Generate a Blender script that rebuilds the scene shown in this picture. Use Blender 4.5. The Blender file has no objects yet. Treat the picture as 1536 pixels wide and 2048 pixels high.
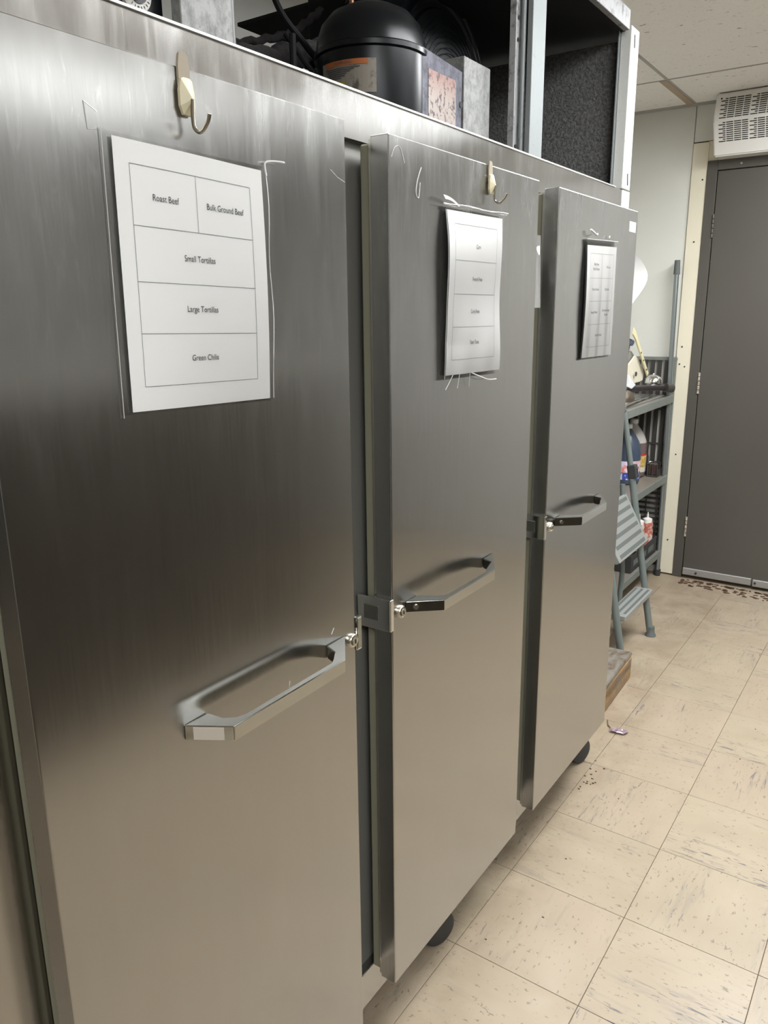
import bpy, bmesh, math, random
from mathutils import Vector, Matrix
random.seed(7)
SC = bpy.context.scene
COL = SC.collection

# ------------------------------------------------------------------ camera
CAM = (0.7414, -0.3746, 1.4587)
YAW, PITCH, ROLL, FPX = 0.6023, -0.2527, -0.0107, 1557.085
_c, _s = math.cos(YAW), math.sin(YAW)
_fw = Vector((-_s*math.cos(PITCH), _c*math.cos(PITCH), math.sin(PITCH)))
_r = Vector((_c, _s, 0)); _u = _r.cross(_fw)
_cr, _sr = math.cos(ROLL), math.sin(ROLL)
_R = _cr*_r + _sr*_u; _U = -_sr*_r + _cr*_u
cam = bpy.data.cameras.new('camera'); camo = bpy.data.objects.new('camera', cam); COL.objects.link(camo)
camo.matrix_world = Matrix.Translation(CAM) @ Matrix((_R, _U, -_fw)).transposed().to_4x4()
cam.sensor_fit = 'VERTICAL'; cam.sensor_height = 24.0; cam.sensor_width = 18.0
cam.lens = FPX*24.0/2048.0; cam.clip_start = 0.02
SC.camera = camo

# ------------------------------------------------------------------ world, exposure
w = bpy.data.worlds.new('world'); SC.world = w; w.use_nodes = True
w.node_tree.nodes['Background'].inputs[0].default_value = (0.9, 0.88, 0.82, 1)
w.node_tree.nodes['Background'].inputs[1].default_value = 0.05
SC.view_settings.view_transform = 'Standard'; SC.view_settings.look = 'None'
SC.view_settings.gamma = 1; SC.view_settings.use_curve_mapping = False
SC.view_settings.exposure = 0.38
LAMP = 3.9
FILL = 17.0          # strength of the added, unseen fill lights
SC.cycles.sample_clamp_indirect = 4.0
SC.cycles.max_bounces = 8

CEIL = 2.43; WY = 3.98; WL = -0.95; WR = 3.0; WF = -2.6

# ------------------------------------------------------------------ helpers
def mat(name, col, rough=0.5, metal=0.0, **kw):
    m = bpy.data.materials.new(name); m.use_nodes = True
    b = m.node_tree.nodes['Principled BSDF']
    b.inputs['Base Color'].default_value = (*col, 1); b.inputs['Roughness'].default_value = rough
    b.inputs['Metallic'].default_value = metal
    for k, v in kw.items(): b.inputs[k].default_value = v
    return m
class NT:
    def __init__(s, m): s.t = m.node_tree; s.b = s.t.nodes.get('Principled BSDF')
    def n(s, typ, **kw):
        x = s.t.nodes.new(typ)
        for k, v in kw.items(): setattr(x, k, v)
        return x
    def l(s, a, b): s.t.links.new(a, b)
    def coords(s, kind='Object', scale=(1, 1, 1), rand=0.0, rot=(0, 0, 0)):
        mp = s.n('ShaderNodeMapping'); mp.inputs['Scale'].default_value = scale; mp.inputs['Rotation'].default_value = rot
        if kind == 'World': s.l(s.n('ShaderNodeNewGeometry').outputs['Position'], mp.inputs[0])
        else: s.l(s.n('ShaderNodeTexCoord').outputs[kind], mp.inputs[0])
        if rand:
            oi = s.n('ShaderNodeObjectInfo'); ml = s.n('ShaderNodeMath', operation='MULTIPLY'); ml.inputs[1].default_value = rand
            s.l(oi.outputs['Random'], ml.inputs[0]); cb = s.n('ShaderNodeCombineXYZ')
            for i in range(3): s.l(ml.outputs[0], cb.inputs[i])
            s.l(cb.outputs[0], mp.inputs['Location'])
        return mp.outputs[0]
    def noise(s, vec, scale=5, detail=4, rough=0.5, dist=0.0):
        x = s.n('ShaderNodeTexNoise'); x.inputs['Scale'].default_value = scale; x.inputs['Detail'].default_value = detail
        x.inputs['Roughness'].default_value = rough; x.inputs['Distortion'].default_value = dist
        s.l(vec, x.inputs['Vector']); return x.outputs['Fac']
    def ramp(s, fac, p0, p1, c0=(0, 0, 0), c1=(1, 1, 1)):
        r = s.n('ShaderNodeValToRGB'); e = r.color_ramp.elements
        e[0].position = p0; e[1].position = p1; e[0].color = (*c0, 1); e[1].color = (*c1, 1)
        s.l(fac, r.inputs[0]); return r.outputs[0]
    def mix(s, fac, a, b, blend='MIX'):
        x = s.n('ShaderNodeMix', data_type='RGBA', blend_type=blend)
        for sock, v in ((x.inputs[0], fac), (x.inputs[6], a), (x.inputs[7], b)):
            if isinstance(v, (int, float)): sock.default_value = v
            elif isinstance(v, tuple): sock.default_value = (*v, 1)
            else: s.l(v, sock)
        return x.outputs[2]
    def math(s, op, a, b=None, c=None):
        x = s.n('ShaderNodeMath', operation=op)
        for i, v in enumerate((a, b, c)):
            if v is None: continue
            if isinstance(v, (int, float)): x.inputs[i].default_value = v
            else: s.l(v, x.inputs[i])
        return x.outputs[0]
    def base(s, v): s.l(v, s.b.inputs['Base Color'])
    def rough(s, v): s.l(v, s.b.inputs['Roughness'])
    def bump(s, h, strength=0.2, dist=0.002):
        x = s.n('ShaderNodeBump'); x.inputs['Strength'].default_value = strength; x.inputs['Distance'].default_value = dist
        s.l(h, x.inputs['Height']); s.l(x.outputs[0], s.b.inputs['Normal'])

def link(name, me, m, parent=None):
    o = bpy.data.objects.new(name, me); COL.objects.link(o)
    if m is not None and hasattr(me, 'materials') and not me.materials: me.materials.append(m)
    if parent is not None: o.parent = parent
    return o
def tag(o, label=None, cat=None, group=None, kind=None):
    if label: o['label'] = label
    if cat: o['category'] = cat
    if group: o['group'] = group
    if kind: o['kind'] = kind
    return o
def empty(name, loc, label=None, cat=None, group=None, kind=None):
    o = bpy.data.objects.new(name, None); COL.objects.link(o); o.location = loc; o.empty_display_size = 0.05
    return tag(o, label, cat, group, kind)
class MB:
    """collects shapes given in WORLD coordinates, links them as one mesh"""
    def __init__(s): s.bm = bmesh.new()
    def box(s, x0, x1, y0, y1, z0, z1, bev=0.0, seg=1):
        b = bmesh.new(); bmesh.ops.create_cube(b, size=1)
        for v in b.verts:
            v.co = Vector(((x0+x1)/2+v.co.x*(x1-x0), (y0+y1)/2+v.co.y*(y1-y0), (z0+z1)/2+v.co.z*(z1-z0)))
        if bev > 0: bmesh.ops.bevel(b, geom=list(b.edges), offset=bev, segments=seg, affect='EDGES', profile=0.5)
        return s.add(b)
    def obox(s, c, size, rot=(0, 0, 0), bev=0.0):
        from mathutils import Euler
        b = bmesh.new(); bmesh.ops.create_cube(b, size=1)
        for v in b.verts: v.co = Vector((v.co.x*size[0], v.co.y*size[1], v.co.z*size[2]))
        if bev > 0: bmesh.ops.bevel(b, geom=list(b.edges), offset=bev, segments=1, affect='EDGES')
        M = Matrix.Translation(c) @ Euler(rot).to_matrix().to_4x4()
        bmesh.ops.transform(b, matrix=M, verts=b.verts); return s.add(b)
    def add(s, b, M=None):
        me = bpy.data.meshes.new('t'); 
        if M is not None: bmesh.ops.transform(b, matrix=M, verts=b.verts)
        b.to_mesh(me); b.free(); s.bm.from_mesh(me); bpy.data.meshes.remove(me); return s
    def cyl(s, p0, p1, r, r2=None, n=20, cap=True):
        p0 = Vector(p0); p1 = Vector(p1); d = p1-p0
        b = bmesh.new(); bmesh.ops.create_cone(b, cap_ends=cap, segments=n, radius1=r, radius2=r if r2 is None else r2, depth=d.length)
        M = Matrix.Translation((p0+p1)/2) @ d.to_track_quat('Z', 'Y').to_matrix().to_4x4()
        return s.add(b, M)
    def tube(s, pts, r, n=10, cap=True):
        pts = [Vector(p) for p in pts]; b = bmesh.new(); rings = []
        up = None
        for i, p in enumerate(pts):
            t = (pts[min(i+1, len(pts)-1)]-pts[max(i-1, 0)]).normalized()
            if up is None:
                up = t.orthogonal().normalized()
            else:
                up = (up-t*up.dot(t)).normalized()
            s2 = t.cross(up); rr = r[i] if isinstance(r, (list, tuple)) else r
            rings.append([b.verts.new(p+up*math.cos(a)*rr+s2*math.sin(a)*rr) for a in [2*math.pi*k/n for k in range(n)]])
        for a, c in zip(rings[:-1], rings[1:]):
            for k in range(n): b.faces.new((a[k], a[(k+1) % n], c[(k+1) % n], c[k]))
        if cap: b.faces.new(rings[0][::-1]); b.faces.new(rings[-1])
        return s.add(b)
    def lathe(s, prof, c, n=28, axis='Z', M=None):
        b = bmesh.new(); rings = []
        for r, z in prof:
            rings.append([b.verts.new((max(r, 1e-5)*math.cos(2*math.pi*k/n), max(r, 1e-5)*math.sin(2*math.pi*k/n), z)) for k in range(n)])
        for a, d in zip(rings[:-1], rings[1:]):
            for k in range(n): b.faces.new((a[k], a[(k+1) % n], d[(k+1) % n], d[k]))
        b.faces.new(rings[0][::-1]); b.faces.new(rings[-1])
        R = {'Z': Matrix.Identity(4), 'X': Matrix.Rotation(math.pi/2, 4, 'Y'), 'Y': Matrix.Rotation(-math.pi/2, 4, 'X')}[axis]
        if M is not None: R = M
        return s.add(b, Matrix.Translation(c) @ R)
    def prism(s, poly, z0, z1, axis='Z'):
        """poly of (a,b); axis Z: (x,y), axis X: (y,z) extruded in x, axis Y: (x,z) extruded in y"""
        b = bmesh.new()
        def P(a, c, h): return {'Z': (a, c, h), 'X': (h, a, c), 'Y': (a, h, c)}[axis]
        lo = [b.verts.new(P(a, c, z0)) for a, c in poly]; hi = [b.verts.new(P(a, c, z1)) for a, c in poly]
        n = len(poly); b.faces.new(lo[::-1]); b.faces.new(hi)
        for k in range(n): b.faces.new((lo[k], lo[(k+1) % n], hi[(k+1) % n], hi[k]))
        bmesh.ops.recalc_face_normals(b, faces=b.faces); return s.add(b)
    def build(s, name, m, parent=None, smooth=False, origin=None, bevel=0.0):
        bmesh.ops.remove_doubles(s.bm, verts=s.bm.verts, dist=1e-6)
        if bevel: bmesh.ops.bevel(s.bm, geom=[e for e in s.bm.edges if e.is_manifold and e.calc_face_angle(0) > 0.5], offset=bevel, segments=2, affect='EDGES')
        bmesh.ops.recalc_face_normals(s.bm, faces=s.bm.faces)
        base = Vector((0, 0, 0))
        if parent is not None:
            p = parent
            while p is not None: base += Vector(p.location); p = p.parent
        if origin is None:
            org = sum((v.co for v in s.bm.verts), Vector())/max(1, len(s.bm.verts))
            zs = min(v.co.z for v in s.bm.verts); org.z = zs
        else: org = Vector(origin)
        for v in s.bm.verts: v.co -= org
        me = bpy.data.meshes.new(name); s.bm.to_mesh(me); s.bm.free()
        if smooth:
            for p in me.polygons: p.use_smooth = True
            try: me.set_sharp_from_angle(angle=math.radians(38))
            except Exception: pass
        o = link(name, me, m, parent); o.location = org-base
        return o

# ------------------------------------------------------------------ materials
def steel(name, base=(0.60, 0.585, 0.55), r0=0.17, r1=0.27, aniso=0.65, streak=60.0, smear=0.55, rand=5.0):
    m = mat(name, base, r0, 1.0); t = NT(m)
    v = t.coords('World', (streak, streak, 1.6))
    fine = t.noise(v, 6.0, 5, 0.65)
    v2 = t.coords('World', (9, 9, 3.0)); blot = t.noise(v2, 1.3, 6, 0.62, 0.6)
    v3 = t.coords('World', (26, 26, 4.0)); mid = t.noise(v3, 1.2, 4, 0.6, 0.4)
    film = t.math('MULTIPLY', t.ramp(blot, 0.38, 0.72), t.ramp(mid, 0.35, 0.7))
    sep = t.n('ShaderNodeSeparateXYZ'); t.l(t.n('ShaderNodeNewGeometry').outputs['Position'], sep.inputs[0])
    hi = t.ramp(t.math('MULTIPLY_ADD', sep.outputs[2], 1.6, -1.85), 0.0, 1.0)      # wiped smears sit on the upper half
    film = t.math('MULTIPLY', film, t.math('MULTIPLY_ADD', hi, 0.85, 0.15))
    rr = t.math('ADD', t.math('MULTIPLY', fine, (r1-r0)), r0-0.02)
    rr = t.math('ADD', rr, t.math('MULTIPLY', film, 0.10)); rr = t.math('ADD', rr, t.math('MULTIPLY', blot, 0.05)); t.rough(rr)
    c = t.mix(t.math('MULTIPLY', fine, 0.30), tuple(base), tuple(min(1, k*1.22) for k in base))
    c = t.mix(t.math('MULTIPLY', film, smear), c, (0.72, 0.72, 0.72))
    sw = t.noise(t.coords('World', (34, 34, 6.0), rot=(0.35, 0.25, 0)), 1.6, 5, 0.7, 1.2)
    sw = t.math('MULTIPLY', t.ramp(sw, 0.56, 0.70), hi)
    c = t.mix(t.math('MULTIPLY', sw, smear*0.6), c, (0.75, 0.75, 0.75))
    t.base(c)
    t.b.inputs['Anisotropic'].default_value = aniso
    cx = t.n('ShaderNodeCombineXYZ'); cx.inputs[0].default_value = 0.7; cx.inputs[1].default_value = 0.7
    t.l(cx.outputs[0], t.b.inputs['Tangent'])
    wv = t.noise(t.coords('World', (3.5, 3.5, 2.0)), 1.0, 2, 0.4)
    t.bump(wv, 0.10, 0.01)
    return m
M_DOOR = steel('door_steel', base=(0.41, 0.405, 0.39))
M_BODY = steel('body_steel', base=(0.42, 0.41, 0.39), r0=0.13, r1=0.20)
M_SIDE = steel('edge_steel', base=(0.42, 0.41, 0.37), r0=0.3, r1=0.42, smear=0.1)
M_CHROME = mat('chrome', (0.74, 0.74, 0.72), 0.12, 1.0)
M_CAST = mat('satin_chrome', (0.50, 0.505, 0.48), 0.2, 1.0); _t = NT(M_CAST)
_t.rough(_t.math('ADD', _t.math('MULTIPLY', _t.noise(_t.coords('World', (60, 60, 60)), 1, 4), 0.12), 0.03))
M_LOCK = mat('lock_metal', (0.62, 0.58, 0.5), 0.28, 1.0)
M_DARK = mat('dark_slot', (0.01, 0.01, 0.01), 0.6)
M_GASK = mat('gasket_vinyl', (0.17, 0.165, 0.115), 0.5)
M_MULL = mat('mullion_metal', (0.20, 0.195, 0.175), 0.45, 0.4)
def galv(name, a=(0.42, 0.43, 0.43), b=(0.10, 0.10, 0.11), thr=(0.52, 0.66), metal=0.55, sc=38):
    m = mat(name, a, 0.62, metal*0.5); t = NT(m)
    n1 = t.noise(t.coords('World', (sc, sc, sc*0.8)), 1, 8, 0.75); n2 = t.noise(t.coords('World', (130, 130, 90)), 1, 5, 0.7)
    c = t.mix(t.ramp(n1, *thr), a, b); c = t.mix(t.math('MULTIPLY', t.ramp(n2, 0.62, 0.72), 0.7), c, tuple(k*0.4 for k in b)); t.base(c)
    t.bump(n1, 0.3, 0.002); return m
M_GALV = galv('galvanised_sheet', (0.30, 0.30, 0.30), (0.10, 0.10, 0.10))
M_GALV2 = galv('mottled_galvanised', (0.27, 0.27, 0.26), (0.12, 0.12, 0.118), (0.42, 0.66), 0.4, 60)
M_POST = galv('post_metal', (0.19, 0.205, 0.205), (0.09, 0.09, 0.085), (0.62, 0.78), 0.6, 25)
M_WPOST = galv('dull_aluminium_strip', (0.48, 0.48, 0.45), (0.2, 0.19, 0.17), (0.62, 0.8), 0.25, 20)
M_SOOT = mat('sooty_black', (0.008, 0.008, 0.0085), 0.75, **{'Specular IOR Level': 0.2})
M_BLKP = mat('black_enamel', (0.004, 0.005, 0.006), 0.28, **{'Specular IOR Level': 0.28})
M_FOAM = mat('black_foam', (0.02, 0.018, 0.018), 0.9); _t = NT(M_FOAM); _t.bump(_t.noise(_t.coords('World', (60, 60, 60)), 1, 6), 0.8, 0.01)
M_COPPER = mat('dull_copper', (0.25, 0.13, 0.08), 0.4, 0.9)
M_RUB = mat('rubber', (0.03, 0.03, 0.03), 0.6)
def dusty():
    m = mat('dusty_end_panel', (0.05, 0.05, 0.048), 0.8); t = NT(m)
    n = t.noise(t.coords('World', (60, 60, 60)), 2.0, 6, 0.6, 0.5); big = t.noise(t.coords('World', (3, 3, 3)), 1.2, 2)
    t.base(t.mix(t.ramp(n, 0.4, 0.62), (0.075, 0.074, 0.070), (0.15, 0.147, 0.137))); t.bump(n, 1.0, 0.008); return m
M_DUST = dusty()

def tile_mat():
    m = mat('vinyl_tile', (0.70, 0.62, 0.48), 0.42); t = NT(m)
    v = t.coords('Object', (7, 46, 10), rand=37.0); n = t.noise(v, 1.0, 6, 0.62, 0.5)
    v2 = t.coords('Object', (16, 120, 10), rand=91.0); n2 = t.noise(v2, 1.0, 4, 0.6, 0.6)
    vb = t.coords('Object', (1.6, 9, 1), rand=53.0); nb = t.noise(vb, 1.0, 2, 0.5)
    fl = t.coords('Object', (60, 110, 60), rand=17.0); nf = t.noise(fl, 1.0, 3, 0.6)
    soft = t.noise(t.coords('Object', (5, 9, 5), rand=11.0), 1.0, 3, 0.5)
    oi = t.n('ShaderNodeObjectInfo')
    c = t.mix(t.ramp(soft, 0.3, 0.7), (0.325, 0.268, 0.188), (0.37, 0.31, 0.223))
    c = t.mix(t.math('MULTIPLY', oi.outputs['Random'], 0.35), c, (0.36, 0.275, 0.208))
    s1 = t.math('MULTIPLY', t.ramp(n, 0.54, 0.66), t.ramp(nb, 0.40, 0.60)); c = t.mix(t.math('MULTIPLY', s1, 0.85), c, (0.27, 0.23, 0.18))
    s2 = t.math('MULTIPLY', t.ramp(n2, 0.585, 0.645), t.ramp(nb, 0.50, 0.62)); c = t.mix(t.math('MULTIPLY', s2, 0.95), c, (0.11, 0.10, 0.11))
    s3 = t.ramp(nf, 0.63, 0.68); c = t.mix(t.math('MULTIPLY', s3, 0.75), c, (0.15, 0.12, 0.09))
    # walked-in dirt along the foot of the freezer and in the far corner
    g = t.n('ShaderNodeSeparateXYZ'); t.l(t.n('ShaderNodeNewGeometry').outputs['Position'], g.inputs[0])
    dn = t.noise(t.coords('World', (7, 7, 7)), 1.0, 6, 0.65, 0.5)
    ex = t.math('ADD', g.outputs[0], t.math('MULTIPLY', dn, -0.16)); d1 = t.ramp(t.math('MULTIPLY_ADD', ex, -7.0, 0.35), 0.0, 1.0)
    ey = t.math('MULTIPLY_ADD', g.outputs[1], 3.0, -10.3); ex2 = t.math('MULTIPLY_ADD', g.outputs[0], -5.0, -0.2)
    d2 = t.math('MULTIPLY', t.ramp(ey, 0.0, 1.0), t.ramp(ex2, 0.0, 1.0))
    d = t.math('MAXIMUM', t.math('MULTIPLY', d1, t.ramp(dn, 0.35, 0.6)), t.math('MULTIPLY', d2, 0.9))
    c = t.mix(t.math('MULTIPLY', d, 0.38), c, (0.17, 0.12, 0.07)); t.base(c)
    t.rough(t.math('ADD', t.math('MULTIPLY', dn, 0.25), 0.27)); t.bump(n, 0.06, 0.001); return m
M_TILE = tile_mat()
M_GROUT = mat('tile_joint', (0.10, 0.07, 0.04), 0.8)
def ceil_mat():
    m = mat('ceiling_board', (0.62, 0.59, 0.54), 0.9); t = NT(m)
    v = t.coords('World', (34, 60, 34)); n = t.noise(v, 1.0, 5, 0.6, 0.6); n2 = t.noise(t.coords('World', (110, 190, 110)), 1, 3, 0.6)
    c = t.mix(t.ramp(n, 0.64, 0.70), (0.88, 0.86, 0.82), (0.32, 0.30, 0.27)); c = t.mix(t.math('MULTIPLY', t.ramp(n2, 0.60, 0.70), 0.5), c, (0.50, 0.47, 0.43)); t.base(c)
    t.bump(n, -0.6, 0.003); return m
M_CEIL = ceil_mat()
M_TBAR = mat('grid_bar_paint', (0.40, 0.385, 0.36), 0.6)
def wallm(name, a, b):
    m = mat(name, a, 0.42); t = NT(m); n = t.noise(t.coords('World', (3, 3, 3)), 1, 4, 0.6); t.base(t.mix(n, a, b))
    t.bump(t.noise(t.coords('World', (90, 90, 90)), 1, 2), 0.08, 0.002); return m
M_WALL = wallm('wall_board', (0.60, 0.60, 0.555), (0.66, 0.655, 0.60))
M_TRIM = wallm('cream_trim', (0.66, 0.61, 0.48), (0.70, 0.65, 0.52))
M_GREYBR = mat('door_paint', (0.105, 0.098, 0.086), 0.38); _t = NT(M_GREYBR)
_n = _t.noise(_t.coords('World', (2, 2, 1.2)), 1, 4); _t.base(_t.mix(_n, (0.066, 0.060, 0.051), (0.090, 0.083, 0.072)))
M_ALU = mat('scuffed_aluminium', (0.38, 0.37, 0.345), 0.5, 0.6)
M_HINGE = galv('worn_hinge', (0.50, 0.46, 0.38), (0.22, 0.13, 0.09), (0.5, 0.6), 0.5, 80)
M_WHITEPL = mat('white_plastic', (0.76, 0.74, 0.70), 0.35)
M_PAPER = mat('paper', (0.90, 0.89, 0.87), 0.7); M_INK = mat('black_ink', (0.06, 0.06, 0.06), 0.7); M_LINE = mat('table_line_ink', (0.16, 0.16, 0.16), 0.7)
def sleeve():
    m = bpy.data.materials.new('clear_plastic'); m.use_nodes = True; t = NT(m); nt = m.node_tree; nt.nodes.remove(t.b)
    out = nt.nodes['Material Output']; tr = t.n('ShaderNodeBsdfTransparent'); gl = t.n('ShaderNodeBsdfGlossy'); gl.inputs['Roughness'].default_value = 0.16
    tr.inputs[0].default_value = (0.985, 0.985, 0.98, 1)
    fr = t.n('ShaderNodeFresnel'); fr.inputs[0].default_value = 1.28; mx = t.n('ShaderNodeMixShader')
    bp = t.n('ShaderNodeBump'); bp.inputs['Strength'].default_value = 0.35; bp.inputs['Distance'].default_value = 0.004
    t.l(t.noise(t.coords('World', (40, 40, 9)), 1.0, 3, 0.5), bp.inputs['Height']); t.l(bp.outputs[0], gl.inputs['Normal'])
    t.l(fr.outputs[0], mx.inputs[0]); t.l(tr.outputs[0], mx.inputs[1]); t.l(gl.outputs[0], mx.inputs[2]); t.l(mx.outputs[0], out.inputs[0]); return m
M_SLEEVE = sleeve()
M_CREASE = mat('creased_plastic_edge', (0.50, 0.50, 0.485), 0.3)
M_HOOKP = mat('yellowed_plastic', (0.47, 0.42, 0.28), 0.4); M_HOOKT = mat('old_tape_pad', (0.27, 0.23, 0.17), 0.75)
M_HOOKW = mat('hook_wire', (0.30, 0.27, 0.21), 0.3, 0.9)
def lamp_mat(name, k):
    m = bpy.data.materials.new(name); m.use_nodes = True; nt = m.node_tree; nt.nodes.remove(nt.nodes['Principled BSDF'])
    e = nt.nodes.new('ShaderNodeEmission'); e.inputs[0].default_value = (0.965, 0.985, 1.0, 1); e.inputs[1].default_value = k
    nt.links.new(e.outputs[0], nt.nodes['Material Output'].inputs[0]); return m
M_LAMP = lamp_mat('dim_tubes', LAMP); M_FILL = lamp_mat('fill_tubes', FILL); M_LAMPD = lamp_mat('faint_tubes', 1.9); M_FILLF = lamp_mat('strong_fill_tubes', FILL*1.35)  # strengths set by effect: weak for reflected lights, strong for added fill
M_CAB = mat('dark_cabinet', (0.035, 0.028, 0.02), 0.5)
M_CTOP = mat('worn_counter', (0.20, 0.19, 0.17), 0.4)
M_LADDER = mat('ladder_paint', (0.17, 0.195, 0.185), 0.4, 0.3); M_TREAD = mat('tread_grey', (0.27, 0.28, 0.26), 0.5, 0.2); M_GROOVE = mat('tread_rubber', (0.10, 0.11, 0.105), 0.7)
M_RACK = galv('rack_metal', (0.19, 0.205, 0.185), (0.10, 0.10, 0.085), (0.55, 0.75), 0.5, 30); M_RACKDK = mat('rack_wire', (0.05, 0.045, 0.04), 0.5, 0.3)
M_SHELF = wallm('shelf_board', (0.16, 0.135, 0.11), (0.22, 0.19, 0.16))

# ------------------------------------------------------------------ structure
fl = MB().box(WL, WR, WF, WY, -0.06, -0.0025).build('floor', M_GROUT, origin=(0, 0, 0)); tag(fl, 'cream streaked vinyl tile floor with thin dark joints', 'floor', kind='structure')
T = 0.3048; TX, TY, TH = 0.0108, 2.2007, -0.0078
tb = bmesh.new(); bmesh.ops.create_cube(tb, size=1)
for v in tb.verts: v.co = Vector((v.co.x*(T-0.0014), v.co.y*(T-0.0014), v.co.z*0.0025-0.00125))
bmesh.ops.bevel(tb, geom=[e for e in tb.edges if all(v.co.z > -0.001 for v in e.verts)], offset=0.0006, segments=1, affect='EDGES')
tme = bpy.data.meshes.new('tile'); tb.to_mesh(tme); tb.free(); tme.materials.append(M_TILE)
for i in range(-3, 9):
    for k in range(-12, 6):
        cx, cy = (i+0.5)*T, (k+0.5)*T
        x = TX+math.cos(TH)*cx-math.sin(TH)*cy; y = TY+math.sin(TH)*cx+math.cos(TH)*cy
        if x < WL+0.13 or x > WR-0.15 or y > WY-0.08: continue
        o = link('tile', tme, None, fl); o.location = (x, y, 0)
        o.rotation_euler = (0, 0, TH+(math.pi/2 if (i+k) % 2 == 0 else 0)+(math.pi if random.random() < .5 else 0))
# strips of cut tile against the far wall
cut = MB()
cut.box(WL, WR, TY+5.0*T+0.030, WY, -0.0025, -0.0004)
cut.build('tile', M_TILE, fl)
rest = MB().box(WL, WR, WF, TY-12*T-0.06, -0.0025, -0.0002).build('tile', M_TILE, fl)
side = MB().box(TX+9*T+0.05, WR, TY-12*T-0.05, WY, -0.0025, -0.0002).build('tile', M_TILE, fl)
side2 = MB().box(WL, TX-3*T-0.0+0.0, TY-12*T-0.05, WY, -0.0025, -0.0011).build('tile', M_TILE, fl)

wb = MB().box(WL-0.1, WR+0.1, WY+0.006, WY+0.12, -0.02, CEIL+0.1).build('wall_back', M_GROUT, origin=(0, WY, 0)); tag(wb, 'far wall of pale boards around the brown door', 'wall', kind='structure')
MB().box(WL, -0.3555, WY-0.004, WY+0.006, 0, CEIL, 0.001).build('wall_panel', M_WALL, wb)
MB().box(-0.3525, 1.3, WY-0.004, WY+0.006, 2.2535, CEIL, 0.001).build('wall_panel', M_WALL, wb)
MB().box(-0.282, 0.70, WY-0.010, WY+0.006, 2.159, 2.2505, 0.001).build('wall_panel', M_TRIM, wb)
M_WMID = wallm('darkened_wall_board', (0.46, 0.455, 0.43), (0.52, 0.51, 0.48))  # unseen stretch of far wall, darkened to dim reflections in the doors
MB().box(0.70, WR, WY-0.004, WY+0.006, 0, 2.2505, 0.001).build('wall_panel', M_WMID, wb)
MB().box(1.303, WR, WY-0.004, WY+0.006, 2.2535, CEIL, 0.001).build('wall_panel', M_WALL, wb)
tr = MB().box(-0.3525, -0.277, WY-0.014, WY+0.006, 0.008, 2.247, 0.0015)
tro = tr.build('trim_1', M_TRIM); tag(tro, 'cream painted board beside the brown door with a row of screws', 'trim', kind='structure')
for (x, z) in ((-0.296, 2.075), (-0.312, 1.782), (-0.306, 1.157), (-0.333, 1.17), (-0.313, 0.687), (-0.318, 0.203), (-0.327, 1.26)):
    MB().cyl((x, WY-0.0135, z), (x, WY-0.0160, z), 0.0042, n=10).build('screw', M_RUB, tro)
wl = MB().box(WL-0.1, WL, WF, WY, -0.02, CEIL+0.1).build('wall_left', M_WALL); tag(wl, 'pale wall behind the freezer', 'wall', kind='structure')
M_WDARK = wallm('darkened_wall_paint', (0.17, 0.165, 0.15), (0.22, 0.21, 0.195))  # unseen walls, darkened so the steel mirrors less light
wr = MB().box(WR, WR+0.1, WF, WY, -0.02, CEIL+0.1).build('wall_right', M_WDARK); tag(wr, 'darkened grey wall across the aisle from the freezer', 'wall', kind='structure')
wf = MB().box(WL-0.1, WR+0.1, WF-0.1, WF, -0.02, CEIL+0.1).build('wall_front', M_WDARK); tag(wf, 'darkened grey wall behind the viewer', 'wall', kind='structure')

# ceiling: boards in a white grid
ce = MB().box(WL, WR, WF, WY, CEIL+0.012, CEIL+0.1).build('ceiling', M_TBAR, origin=(0, 0, CEIL)); tag(ce, 'suspended ceiling of pitted boards in a thin grid', 'ceiling', kind='structure')
xl = [WL, -0.36, 0.86, 2.08, WR]; yl = [WF, -1.42, -0.20, 1.02, 2.24, 3.46, WY]
LAMPS = {(2, 3), (2, 1)}
lamp_cells = []
for i in range(len(xl)-1):
    for k in range(len(yl)-1):
        MB().box(xl[i]+0.004, xl[i+1]-0.004, yl[k]+0.004, yl[k+1]-0.004, CEIL, CEIL+0.012, 0.001).build('ceiling_board', M_CEIL, ce)
for x in xl[1:-1]: MB().box(x-0.0065, x+0.0065, WF, WY, CEIL-0.002, CEIL+0.002).build('grid_bar', M_TBAR, ce)
for y in yl[1:-1]: MB().box(WL, WR, y-0.004, y+0.004, CEIL-0.0022, CEIL+0.002).build('grid_bar', M_TBAR, ce)
MB().box(WL, WR, 2.405, 2.43, CEIL-0.0022, CEIL+0.002).build('grid_bar', M_TBAR, ce)
MB().box(WL, 2.9, WY-0.022, WY-0.004, CEIL-0.012, CEIL).build('grid_bar', M_TBAR, ce)
MB().box(-0.395, -0.362, 3.46, WY-0.02, CEIL-0.004, CEIL).build('grid_bar', mat('stained_bar', (0.42, 0.33, 0.24), 0.7), ce)

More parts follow.
